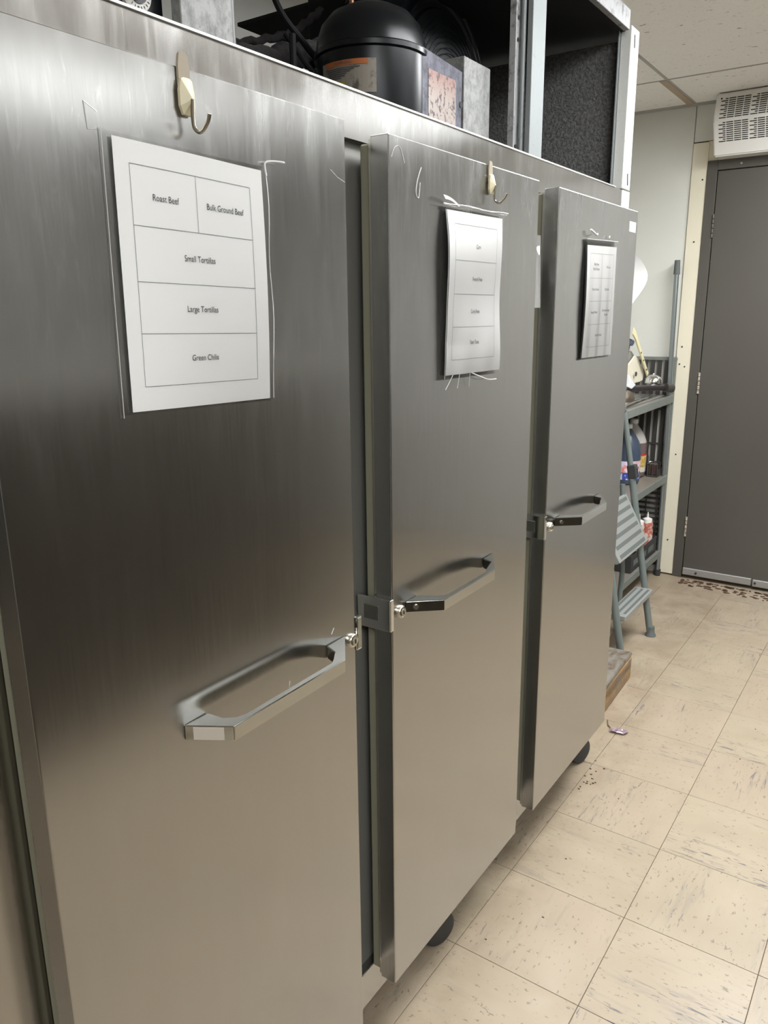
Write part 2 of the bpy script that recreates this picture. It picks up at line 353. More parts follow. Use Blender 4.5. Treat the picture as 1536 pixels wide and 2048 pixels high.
# ceiling lights: dim ones read off reflections in the steel, bright ones added unseen
def troffer(x0, x1, y0, y1, label, m=None):
    e = empty('ceiling_light', ((x0+x1)/2, (y0+y1)/2, CEIL-0.05), label, 'light', 'fluorescent ceiling lights')
    f = MB(); f.box(x0-0.03, x0, y0-0.03, y1+0.03, CEIL-0.05, CEIL); f.box(x1, x1+0.03, y0-0.03, y1+0.03, CEIL-0.05, CEIL)
    f.box(x0, x1, y0-0.03, y0, CEIL-0.05, CEIL); f.box(x0, x1, y1, y1+0.03, CEIL-0.05, CEIL); f.build('frame', M_WHITEPL, e)
    MB().box(x0, x1, y0, y1, CEIL-0.045, CEIL-0.03).build('diffuser', m or M_LAMP, e)
troffer(2.25, 2.85, 1.25, 2.45, 'long lit ceiling light across the aisle nearer the freezer')
troffer(1.35, 1.95, 2.55, 3.75, 'long lit ceiling light across the aisle nearer the brown door', M_LAMPD)
troffer(0.35, 0.95, 2.25, 3.45, 'unseen ceiling light added as fill over the aisle in front of the brown door', M_FILLF)
troffer(0.50, 1.10, 0.70, 1.90, 'unseen ceiling light added as fill over the aisle beside the freezer', M_FILL)
troffer(1.10, 1.70, -1.55, -0.35, 'unseen ceiling light added as fill over the aisle behind the viewer', M_FILL)
troffer(2.20, 2.80, -1.55, -0.35, 'unseen ceiling light added as fill across the aisle behind the viewer', M_FILL)

# unseen dark cabinets added across the aisle for their reflection in the freezer doors
bc = empty('reflection_cabinet', (2.55, 0.9, 0), 'unseen dark cabinet added opposite the freezer for its reflection in the doors', 'cabinet')
MB().box(1.62, 2.98, -0.9, 2.5, 0.0, 1.20).build('body', M_CAB, bc)
for k in range(6): MB().box(1.602, 1.62, -0.88+k*0.565, -0.34+k*0.565, 0.1, 1.17, 0.003).build('door', M_CAB, bc)
MB().box(1.58, 2.98, -0.92, 2.52, 1.20, 1.24, 0.004).build('worktop', M_CTOP, bc)

# ------------------------------------------------------------------ brown exit door
dr = empty('door_1', (0.2, WY, 0), 'large grey-brown painted metal door with three worn hinges', 'door', kind='structure')
f = MB(); f.box(-0.277, -0.228, WY-0.02, WY+0.02, 0, 2.158, 0.002); f.box(-0.228, 0.70, WY-0.02, WY+0.02, 2.112, 2.158, 0.002); f.box(0.66, 0.70, WY-0.02, WY+0.02, 0, 2.112, 0.002)
f.build('door_frame', M_GREYBR, dr)
MB().box(-0.2245, 0.657, WY-0.016, WY+0.02, 0.03, 2.108, 0.0015).build('door_leaf', M_GREYBR, dr)
for z in (1.853, 1.075, 0.295):
    h = MB(); 
    for q in range(5): h.cyl((-0.2265, WY-0.022, z-0.055+q*0.0225), (-0.2265, WY-0.022, z-0.055+q*0.0225+0.019), 0.0055, n=10)
    h.build('hinge', M_HINGE if z < 1.5 else M_GREYBR, dr)
MB().box(-0.222, 0.13, WY-0.030, WY-0.016, 0.022, 0.060, 0.002).build('door_sweep', M_ALU, dr)
MB().box(0.137, 0.60, WY-0.032, WY-0.016, 0.020, 0.057, 0.002).build('door_sweep', M_ALU, dr)
for x in (-0.15, 0.15): MB().cyl((x, WY-0.036, 0.04), (x, WY-0.029, 0.04), 0.006, n=10).build('bolt', M_RUB, dr)
MB().cyl((-0.12, WY-0.0225, 2.133), (-0.12, WY-0.019, 2.133), 0.005, n=10).build('bolt', M_ALU, dr)

# air curtain over the door
ac = empty('air_curtain', (0.3, WY, 2.14), 'white slotted air curtain mounted above the brown door', 'vent')
prof = [(WY-0.004, 2.158), (WY-0.115, 2.158), (WY-0.19, 2.30), (WY-0.155, 2.425), (WY-0.004, 2.425)]
MB().prism(prof, -0.230, 0.95, 'X').build('housing', M_WHITEPL, ac, bevel=0.006)
def face_pt(y01, lo):                       # point on one of the two sloping faces, 0..1 up it
    a, b = ((WY-0.115, 2.158), (WY-0.19, 2.30)) if lo else ((WY-0.19, 2.30), (WY-0.155, 2.425))
    return a[0]+(b[0]-a[0])*y01, a[1]+(b[1]-a[1])*y01
sl = MB()
def slots(x0, x1, lo, f0, f1, rows):
    ang = math.atan2(0.075, 0.142) if lo else -math.atan2(0.035, 0.125)
    for r in range(rows):
        yy, zz = face_pt(f0+(f1-f0)*r/(rows-1), lo); x = x0+(0.018 if r % 2 else 0.0)
        first = True
        while x < x1-0.006:
            ln = (0.012 if (first and r % 2) else 0.030)
            xe = min(x+ln, x1)
            sl.obox(((x+xe)/2, yy-0.0004, zz), (xe-x, 0.0015, 0.0042), (ang, 0, 0)); x = xe+0.004; first = False
for (x0, x1) in ((-0.205, -0.077), (-0.070, 0.060), (0.067, 0.20)):
    slots(x0, x1, True, 0.42, 1.0-0.06, 10); slots(x0, x1, False, 0.10, 0.78, 10)
so = sl.build('grille_slots', M_DARK, ac); so['kind'] = 'stuff'
MB().cyl((-0.205, WY-0.165, 2.40), (-0.205, WY-0.158, 2.40), 0.004, n=10).build('screw', M_RUB, ac)

# ------------------------------------------------------------------ the freezer
fz = empty('reach_in_freezer', (-0.4, 0.9, 0), 'large three-door stainless steel reach-in freezer with open compressor bay on top', 'freezer')
XD, XB = 0.060, 0.0272; ZB, ZT = 0.2078, 1.7069; ZS = 1.771; BB = 0.140
D = [(0.0, 0.5334), (0.638, 1.175), (1.2796, 1.822)]
bd = MB(); bd.box(-0.80, -0.02, -0.10, 1.925, BB, ZS-0.002); bd.build('cabinet_body', M_BODY, fz)
MB().box(-0.02, 0.0, -0.10, 1.925, ZT-0.004, ZS, 0.0015).build('top_rail', M_BODY, fz)
MB().box(-0.02, 0.004, -0.10, 1.925, BB, 0.2195, 0.0015).build('bottom_rail', M_BODY, fz)
MB().box(-0.02, 0.0, -0.10, 0.03, 0.2195, ZT-0.004).build('stile', M_BODY, fz)
MB().box(-0.02, 0.0, 1.80, 1.925, 0.2195, ZT-0.004).build('stile', M_BODY, fz)
MB().box(-0.02, -0.012, 0.50, 0.67, 0.2195, ZT-0.004).build('mullion', M_MULL, fz)
MB().box(-0.02, -0.012, 1.14, 1.31, 0.2195, ZT-0.004).build('mullion', M_MULL, fz)
MB().box(-0.001, 0.003, 0.03, 1.8, ZS-0.0015, ZS+0.0015).build('rail_lip', M_ALU, fz)

def handle(parent, y0, y1, flip, worn):
    z0, z1 = 0.9555, 0.9760; y0b, y1b = y0+0.032, y1-0.068
    if flip: y0b, y1b = y0+0.045, y1-0.095
    out = [(XD, y0), (XD+0.052, y0b), (XD+0.052, y1b), (XD, y1)]
    inn = [(XD+0.001, y1-0.046), (XD+0.024, y1-0.056), (XD+0.036, y1b-0.006), (XD+0.042, y1b-0.018), (XD+0.042, y0b+0.030), (XD+0.038, y0b+0.018), (XD+0.026, y0b+0.008), (XD+0.001, y0+0.038)]
    b = bmesh.new()
    poly = out + inn          # one closed C-shaped outline
    lo = [b.verts.new((x, y, z0)) for x, y in poly]; hi = [b.verts.new((x, y, z1)) for x, y in poly]
    n = len(poly); 
    f1 = b.faces.new(lo[::-1]); f2 = b.faces.new(hi)
    for k in range(n): b.faces.new((lo[k], lo[(k+1) % n], hi[(k+1) % n], hi[k]))
    bmesh.ops.recalc_face_normals(b, faces=b.faces)
    bmesh.ops.bevel(b, geom=[e for e in b.edges if e.calc_face_angle(0) > 0.4], offset=0.0012, segments=2, affect='EDGES')
    bmesh.ops.triangulate(b, faces=[f for f in b.faces if len(f.verts) > 6])
    m = MB(); m.add(b); m.build('handle', M_CAST, parent)
def lock(parent, y, z):
    m = MB(); m.lathe([(0.0115, 0.0), (0.0115, 0.004), (0.0098, 0.0065), (0.0085, 0.0068), (0.0082, 0.0045), (0.0068, 0.0045), (0.0066, 0.0085), (0.0, 0.0088)], (XD, y, z), n=24, axis='X')
    m.build('lock', M_LOCK, parent, smooth=True)
    return m
def door(i, name_label):
    y0, y1 = D[i]
    d = MB().box(XB, XD, y0, y1, ZB, ZT, 0.0016, 2).build('door', M_DOOR, fz)
    g = MB()
    for (a, b_, c, e) in ((y0+0.006, y0+0.022, ZB+0.008, ZT-0.008), (y1-0.022, y1-0.006, ZB+0.008, ZT-0.008)):
        g.box(0.003, 0.024, a, b_, c, e, 0.003)
    g.box(0.003, 0.024, y0+0.02, y1-0.02, ZT-0.022, ZT-0.010, 0.003); g.box(0.003, 0.024, y0+0.02, y1-0.02, ZB+0.010, ZB+0.024, 0.003)
    g.build('gasket', M_GASK, d)
    MB().box(0.022, XB+0.001, y0+0.003, y1-0.003, ZB+0.004, ZT-0.004).build('inner_liner', M_SIDE, d)
    return d
def slant_plate(y0, yb, a, b, z0, z1, t0, t1):
    """thin plate lying on the slanted end face of a handle"""
    A = Vector((XD, y0)); B = Vector((XD+0.052, yb)); d = (B-A); n = Vector((d.y, -d.x)).normalized()
    P = lambda f, o: (A+d*f+n*o)
    return [tuple(P(a, t0)), tuple(P(b, t0)), tuple(P(b, t1)), tuple(P(a, t1))]
d1 = door(0, ''); handle(d1, 0.185, 0.507, False, True)
MB().prism(slant_plate(0.185, 0.217, 0.18, 0.80, 0, 0, 0.0, 0.0006), 0.9575, 0.9740, 'Z').build('worn_patch', mat('worn_plating', (0.62, 0.58, 0.52), 0.45, 0.6), d1); lock(d1, 0.5225, 0.9625)
MB().box(XD+0.0078, XD+0.0093, 0.5213, 0.5237, 0.9592, 0.9658).build('keyhole', M_DARK, d1)
d2 = door(1, ''); handle(d2, 0.678, 1.010, True, True)
MB().cyl((XD+0.0145, 0.6895, 0.9655), (XD+0.0160, 0.6885, 0.9655), 0.0045, n=16).build('handle_screw', M_LOCK, d2); lock(d2, 0.6605, 0.9640)
MB().box(XD+0.0078, XD+0.0093, 0.6593, 0.6617, 0.9607, 0.9673).build('keyhole', M_DARK, d2)
d3 = door(2, ''); handle(d3, 1.333, 1.648, True, True)
MB().cyl((XD+0.0145, 1.3445, 0.9655), (XD+0.0160, 1.3435, 0.9655), 0.0045, n=16).build('handle_screw', M_LOCK, d3); lock(d3, 1.3055, 0.9610)
MB().box(XD+0.0078, XD+0.0093, 1.3043, 1.3067, 0.9577, 0.9643).build('keyhole', M_DARK, d3)
# latch housings on the edge of the doors
for dd, y in ((d2, 0.638), (d3, 1.2796)):
    l = MB(); l.box(-0.004, XD+0.004, y-0.0115, y-0.0004, 0.9375, 0.9935, 0.0015, 2).build('latch', M_CHROME, dd, smooth=False)
    MB().box(0.010, 0.040, y-0.0128, y-0.0114, 0.954, 0.980, 0.0005).build('latch_recess', mat('latch_recess_metal', (0.22, 0.22, 0.19), 0.3, 0.9), dd)
MB().box(0.030, XD+0.003, 0.5338, 0.5475, 0.9405, 0.9975, 0.0018, 2).build('latch', M_CHROME, d1)
MB().box(XD+0.0025, XD+0.0040, 0.5365, 0.5450, 0.944, 0.994).build('latch_recess', mat('latch_face', (0.40, 0.40, 0.34), 0.3, 0.9), d1)
# door 2's lower hinge tab at its right edge
MB().box(0.030, XD-0.002, 1.1752, 1.1800, 0.225, 0.345, 0.001).build('hinge', M_ALU, d2)

# casters
for (x, y) in ((-0.055, 0.03), (-0.055, 0.955), (-0.055, 1.875), (-0.72, 0.03), (-0.72, 0.955), (-0.72, 1.875)):
    c = MB(); c.lathe([(0.012, -0.014), (0.036, -0.014), (0.0425, -0.010), (0.045, 0.0), (0.0425, 0.010), (0.036, 0.014), (0.012, 0.014)], (x+0.02, y+0.005, 0.045), n=28, M=Matrix.Rotation(math.radians(70), 4, 'Z') @ Matrix.Rotation(math.pi/2, 4, 'X'))
    c2 = MB(); c2.box(x-0.035, x+0.035, y-0.035, y+0.035, BB-0.006, BB); c2.cyl((x, y, BB-0.02), (x, y, BB-0.004), 0.022)
    c2.obox((x+0.01, y+0.022, 0.085), (0.035, 0.003, 0.075)); c2.obox((x+0.01, y-0.016, 0.085), (0.035, 0.003, 0.075)); c2.box(x-0.02, x+0.03, y-0.02, y+0.025, 0.117, 0.122)
    fo = c2.build('caster', mat('caster_fork', (0.12, 0.12, 0.12), 0.45, 0.7), fz); c.build('wheel', M_RUB, fo, smooth=True)

# ------------------------------------------------------------------ compressor bay
MB().box(-0.79, -0.012, -0.08, 1.91, ZS-0.002, ZS+0.002).build('bay_deck', M_SOOT, fz)
MB().box(-0.016, 0.0, -0.10, 1.842, 2.152, 2.198, 0.001).build('header_rail', M_GALV, fz)
MB().box(-0.028, 0.001, 1.858, 1.922, ZS+0.002, 2.168, 0.002).build('corner_post', M_WPOST, fz)
MB().box(-0.03, -0.028, 1.846, 1.905, ZS+0.002, 2.16).build('corner_post', M_POST, fz)
MB().box(0.0, 0.0012, 1.858, 1.922, ZT, ZS-0.001).build('corner_strip', M_WPOST, fz)
for (y, z) in ((1.884, 2.135), (1.896, 1.80)):
    MB().obox((0.0018, y, z), (0.0012, 0.005, 0.030), (0.15, 0, 0)).build('slot', M_DARK, fz)
MB().box(-0.78, -0.03, 1.875, 1.89, ZS+0.002, 2.140).build('end_panel', M_DUST, fz)
MB().box(-0.80, -0.016, 1.24, 1.93, 2.156, 2.164).build('top_panel', M_SOOT, fz)
MB().box(-0.012, 0.0, 1.252, 1.316, ZS+0.002, 2.152, 0.001).build('middle_post', M_POST, fz)
MB().cyl((-0.0215, 1.254, ZS+0.002), (-0.0215, 1.254, 2.152), 0.0055, n=12).build('conduit', M_POST, fz)
MB().box(-0.045, -0.030, 1.238, 1.268, ZS+0.002, 2.152, 0.001).build('flange', M_GALV, fz)
for z in (2.03, 1.99, 1.79): MB().cyl((-0.031, 1.246, z), (-0.028, 1.246, z), 0.004, n=8).build('rivet', M_RUB, fz)
MB().box(-0.02, -0.004, 0.316, 0.398, ZS+0.001, 2.152, 0.001).build('middle_post', M_GALV2, fz)
# control box with dial
cb = MB().box(-0.20, -0.03, 0.10, 0.314, ZS+0.002, 1.93, 0.002).build('control_box', M_BLKP, fz)
tm = MB().lathe([(0.0, -0.0), (0.021, 0.0), (0.021, 0.004), (0.018, 0.006), (0.0, 0.006)], (-0.03, 0.273, 1.801), n=36, axis='X').build('dial', M_WHITEPL, cb, smooth=True)
MB().lathe([(0.0, 0.0), (0.013, 0.0), (0.013, 0.0012), (0.0, 0.0012)], (-0.0238, 0.273, 1.801), n=28, axis='X').build('dial_ring', M_BLKP, cb)
MB().lathe([(0.0, 0.0), (0.0085, 0.0), (0.007, 0.012), (0.0, 0.012)], (-0.0226, 0.273, 1.801), n=20, axis='X').build('dial_knob', M_WHITEPL, cb)
tk = MB()
for k in range(24):
    a = 2*math.pi*k/24; r = 0.0185; big = k % 6 == 0
    tk.obox((-0.0236, 0.273+r*math.cos(a)*0.9, 1.801+r*math.sin(a)*0.9), (0.0006, 0.0025 if big else 0.0028, 0.0022 if big else 0.0006), (a, 0, 0))
tk.build('dial_marks', M_DARK, cb)
# compressor
CX, CY = -0.20, 0.968
cp = MB().lathe([(0.090, 0.0), (0.101, 0.006), (0.104, 0.03), (0.104, 0.128), (0.108, 0.131), (0.108, 0.139), (0.104, 0.142), (0.102, 0.160), (0.093, 0.185), (0.075, 0.205), (0.045, 0.219), (0.015, 0.224), (0.0, 0.2245)], (CX, CY, 1.785), n=48).build('compressor', M_BLKP, fz, smooth=True)
MB().cyl((CX, CY, ZS+0.002), (CX, CY, 1.787), 0.06).build('mounting_foot', M_SOOT, cp)
def cyl_label(a0, a1, z0, z1, name, m, dr=0.0008, skew=0.0, n=14):
    b = bmesh.new(); lo = []; hi = []
    for k in range(n+1):
        a = math.radians(a0+(a1-a0)*k/n); r = 0.1045+dr
        lo.append(b.verts.new((CX+r*math.cos(a), CY+r*math.sin(a), z0+skew*k/n))); hi.append(b.verts.new((CX+r*math.cos(a), CY+r*math.sin(a), z1+skew*k/n)))
    for k in range(n): b.faces.new((lo[k], lo[k+1], hi[k+1], hi[k]))
    q = MB(); q.add(b); return q.build(name, m, cp)
def lab():
    m = mat('worn_warning_label', (0.5, 0.46, 0.38), 0.6); t = NT(m); n = t.noise(t.coords('World', (45, 45, 45)), 1, 5, 0.6)
    t.base(t.mix(t.ramp(n, 0.52, 0.66), (0.21, 0.185, 0.15), (0.07, 0.06, 0.05))); return m
cyl_label(-112, -50, 1.838, 1.893, 'warning_label', lab())
cyl_label(-106, -58, 1.884, 1.893, 'label_band', mat('label_orange', (0.33, 0.10, 0.025), 0.6), 0.0014)
for q in range(6):
    a0 = -104; a1 = (-66, -72, -76, -80, -82, -86)[q]
    cyl_label(a0+q*0.7, a1, 1.8795-q*0.0032, 1.8815-q*0.0032, 'label_print', M_INK, 0.0014)
cyl_label(-90, -82, 1.851, 1.858, 'label_mark', mat('label_yellow', (0.3, 0.24, 0.02), 0.6), 0.0015)
def text_mesh(s, size=1.0):
    cu = bpy.data.curves.new('txt', 'FONT'); cu.body = s; cu.size = size; cu.align_x = 'CENTER'; cu.align_y = 'CENTER'; cu.resolution_u = 3
    o = bpy.data.objects.new('txt', cu); COL.objects.link(o); dg = bpy.context.evaluated_depsgraph_get(); dg.update()
    me = bpy.data.meshes.new_from_object(o.evaluated_get(dg)); bpy.data.objects.remove(o); bpy.data.curves.remove(cu)
    me.materials.clear(); return me
def add_text(name, s, size, fn, m, parent, squeeze=1.0):
    """text in (a,b) plane mapped by fn(a,b)->world"""
    me = text_mesh(s, size); b = bmesh.new(); b.from_mesh(me); bpy.data.meshes.remove(me)
    for v in b.verts: v.co = Vector(fn(v.co.x*squeeze, v.co.y))
    q = MB(); bm2 = q.bm; q.add(b); return q.build(name, m, parent)
def _cl(a, b):
    an = math.radians(-84)+a/0.105; return (CX+0.1062*math.cos(an), CY+0.1062*math.sin(an), 1.8885+b)
add_text('label_print', 'WARNING', 0.0075, _cl, M_INK, cp)
# terminal box with scuffed cover plate
tbx = MB().box(-0.165, -0.104, 0.985, 1.128, 1.792, 1.925, 0.002).build('terminal_box', M_SOOT, fz)
MB().prism([(0.980, 1.810), (1.135, 1.806), (1.138, 1.918), (0.980, 1.929)], -0.104, -0.098, 'X').build('cover_plate', galv('scuffed_cover', (0.13, 0.13, 0.16), (0.04, 0.04, 0.05), (0.40, 0.66), 0.5, 55), tbx)
def redlab():
    m = mat('red_wiring_label', (0.5, 0.2, 0.15), 0.6); t = NT(m); n = t.noise(t.coords('World', (110, 110, 80)), 1, 5, 0.7); z = t.n('ShaderNodeSeparateXYZ'); t.l(t.n('ShaderNodeNewGeometry').outputs['Position'], z.inputs[0])
    hi = t.ramp(t.math('MULTIPLY_ADD', z.outputs[2], 14.0, -25.9), 0.0, 1.0)
    c = t.mix(hi, (0.34, 0.29, 0.26), (0.26, 0.10, 0.075)); t.base(t.mix(t.ramp(n, 0.52, 0.58), c, (0.10, 0.07, 0.07))); return m
MB().box(-0.098, -0.0972, 1.008, 1.112, 1.812, 1.897).build('wiring_label', redlab(), tbx)
MB().cyl((-0.098, 1.133, 1.858), (-0.0965, 1.133, 1.858), 0.006, n=14).build('knockout', M_DARK, tbx)
MB().cyl((-0.12, 0.960, 1.862), (-0.105, 0.985, 1.862), 0.006, n=10).build('cable_gland', M_ALU, tbx)
rl = MB().box(-0.18, -0.10, 1.150, 1.264, ZS+0.002, 1.951, 0.001).build('relay_box', M_GALV2, fz)
# condenser and fan shroud
MB().box(-0.50, -0.36, 1.15, 1.64, ZS+0.002, 2.14, 0.004).build('condenser', M_SOOT, fz)
sh = MB(); sh.lathe([(0.155, 0.0), (0.232, 0.0), (0.236, 0.03), (0.228, 0.05), (0.222, 0.05), (0.218, 0.045), (0.205, 0.045), (0.201, 0.055), (0.194, 0.055), (0.19, 0.05), (0.180, 0.05), (0.176, 0.058), (0.165, 0.058), (0.06, 0.070), (0.0, 0.072)], (-0.36, 1.50-0.08, 1.965), n=64, axis='X')
sho = sh.build('fan_shroud', mat('shroud_plastic', (0.008, 0.010, 0.012), 0.4, **{'Specular IOR Level': 0.3}), fz, smooth=True)
for k in range(8):
    r = 0.07+k*0.012; pts = [(-0.286-0.006*(k/8), 1.42+r*math.cos(a), 1.965+r*math.sin(a)) for a in [math.radians(20+j*14) for j in range(10)]]
    MB().tube(pts, 0.0012, 5).build('guard_ring', M_BLKP, sho)
MB().box(-0.60, -0.40, 1.62, 1.64, ZS+0.002, 2.15).build('baffle', mat('bay_baffle', (0.10, 0.095, 0.085), 0.7), fz)
# foam-wrapped pipes and copper lines on the left
def bez(p, n=14):
    P = [Vector(q) for q in p]; out = []
    for i in range(len(P)-1):
        a = P[max(i-1, 0)]; b = P[i]; c = P[i+1]; d = P[min(i+2, len(P)-1)]
        for k in range(n):
            t = k/n; out.append(0.5*((2*b)+(-a+c)*t+(2*a-5*b+4*c-d)*t*t+(-a+3*b-3*c+d)*t**3))
    out.append(P[-1]); return out
pts = bez([(-0.42, 0.60, 1.905), (-0.40, 0.74, 1.912), (-0.38, 0.90, 1.935), (-0.36, 1.04, 1.985), (-0.34, 1.12, 2.07), (-0.34, 1.13, 2.14)])
MB().tube([p+Vector((0, 0, 0.004*math.sin(i*1.3))) for i, p in enumerate(pts)], [0.020+0.003*math.sin(i*0.9)+0.008*(i/len(pts)) for i in range(len(pts))], 12).build('insulated_pipe', M_FOAM, fz, smooth=True)
pts = bez([(-0.50, 0.62, 1.965), (-0.50, 0.85, 1.975), (-0.46, 1.02, 2.02), (-0.42, 1.10, 2.08)])
MB().tube([p+Vector((0, 0, 0.003*math.sin(i*1.9))) for i, p in enumerate(pts)], 0.008, 10).build('insulated_pipe', M_FOAM, fz, smooth=True)
MB().tube(bez([(-0.33, 0.80, 2.15), (-0.34, 0.86, 2.02), (-0.33, 0.93, 1.96), (-0.30, 0.99, 1.90)]), 0.006, 8).build('black_hose', M_SOOT, fz, smooth=True)
MB().tube([(-0.25, 0.80, 1.775), (-0.25, 0.80, 1.93)], 0.006, 8).build('suction_line', M_SOOT, fz, smooth=True)
MB().tube(bez([(-0.30, 0.84, 1.95), (-0.27, 0.86, 1.90), (-0.24, 0.88, 1.86)]), 0.005, 8).build('discharge_line', M_SOOT, fz, smooth=True)
MB().tube([(-0.30, 1.045, 1.98), (-0.30, 1.045, 2.15)], 0.005, 8).build('copper_line', M_COPPER, fz, smooth=True)
MB().box(-0.62, -0.30, 0.50, 0.93, ZS+0.002, 1.875, 0.01).build('condensate_pan', M_SOOT, fz)
MB().tube([(-0.08, 0.47, 1.78), (-0.08, 0.47, 2.15)], 0.008, 10).build('drain_line', mat('grey_hose', (0.08, 0.08, 0.075), 0.4), fz, smooth=True)
for y in (0.66, 0.72): MB().tube([(-0.15, y, 1.775), (-0.15, y, 1.815)], 0.0025, 8).build('copper_stub', M_ALU, fz, smooth=True)

# ------------------------------------------------------------------ adhesive hooks
def hook(y, z, label, s=1.0):
    e = empty('adhesive_hook', (XD, y, z), label, 'hook', 'adhesive hooks on the freezer doors')
    def oct_(w, h, c=0.35, cz=0.0): return [(y-w*(1-c), z+cz-h), (y+w*(1-c), z+cz-h), (y+w, z+cz-h*0.55), (y+w, z+cz+h*0.3), (y+w*0.75, z+cz+h*0.9), (y+w*0.4, z+cz+h), (y-w*0.4, z+cz+h), (y-w*0.75, z+cz+h*0.9), (y-w, z+cz+h*0.3), (y-w, z+cz-h*0.55)]
    MB().prism(oct_(0.0085*s, 0.020*s, 0.3, 0.014*s), XD, XD+0.003, 'X').build('tape_pad', M_HOOKT, e, bevel=0.0008)
    b = bmesh.new(); base = oct_(0.0105*s, 0.018*s, 0.35, -0.009*s)
    lo = [b.verts.new((XD+0.003, p[0], p[1])) for p in base]; mi = [b.verts.new((XD+0.006, y+(p[0]-y)*0.96, p[1])) for p in base]
    tip = b.verts.new((XD+0.013, y+0.001, z-0.012*s)); n = len(base)
    for k in range(n): b.faces.new((lo[k], lo[(k+1) % n], mi[(k+1) % n], mi[k])); b.faces.new((mi[k], mi[(k+1) % n], tip))
    b.faces.new(lo[::-1]); q = MB(); q.add(b); q.build('back_plate', M_HOOKP, e)
    pts = bez([(XD+0.012, y+0.001, z-0.012*s), (XD+0.011, y+0.001, z-0.030*s), (XD+0.012, y+0.002, z-0.040*s), (XD+0.020, y+0.003, z-0.044*s), (XD+0.029, y+0.004, z-0.036*s), (XD+0.033, y+0.004, z-0.028*s)], 6)
    MB().tube(pts, 0.0021*s, 8).build('wire_hook', M_HOOKW, e, smooth=True)
hook(0.2525, 1.687, 'yellowed adhesive hook with curved wire on the left freezer door above the Roast Beef list')
hook(0.957, 1.682, 'small yellowed adhesive hook on the middle freezer door above its list', 0.9)

def residue(name, parent, pts, r, m):
    MB().tube(pts, r, 5).build(name, m, parent)
M_RES = mat('tape_residue', (0.42, 0.42, 0.40), 0.6)
residue('tape_mark', d1, [(XD+0.0002, 0.128, 1.652), (XD+0.0002, 0.130, 1.628)], 0.0006, M_RES)
residue('tape_mark', d1, [(XD+0.0002, 0.128, 1.652), (XD+0.0002, 0.142, 1.645)], 0.0003, M_SIDE)
residue('tape_mark', d1, [(XD+0.0002, 0.130, 1.628), (XD+0.0002, 0.140, 1.629)], 0.0003, M_RES)
residue('rub_mark', d2, bez([(XD+0.0001, 0.727, 1.672), (XD+0.0001, 0.716, 1.652), (XD+0.0001, 0.712, 1.634), (XD+0.0001, 0.720, 1.628), (XD+0.0001, 0.724, 1.650)], 6), 0.0011, M_RES)
residue('rub_mark', d2, bez([(XD+0.0001, 0.645, 1.676), (XD+0.0001, 0.654, 1.690), (XD+0.0001, 0.668, 1.692), (XD+0.0001, 0.680, 1.672)], 6), 0.0006, M_RES)
residue('rub_mark', d1, [(XD+0.0001, 0.500, 1.640), (XD+0.0001, 0.515, 1.632), (XD+0.0001, 0.531, 1.628)], 0.0004, M_RES)
residue('rub_mark', d1, [(XD+0.0001, 0.474, 0.990), (XD+0.0001, 0.480, 0.998)], 0.0006, M_RES)
residue('rub_mark', d1, [(XD+0.0001, 0.375, 0.945), (XD+0.0001, 0.377, 0.954)], 0.0007, M_RES)

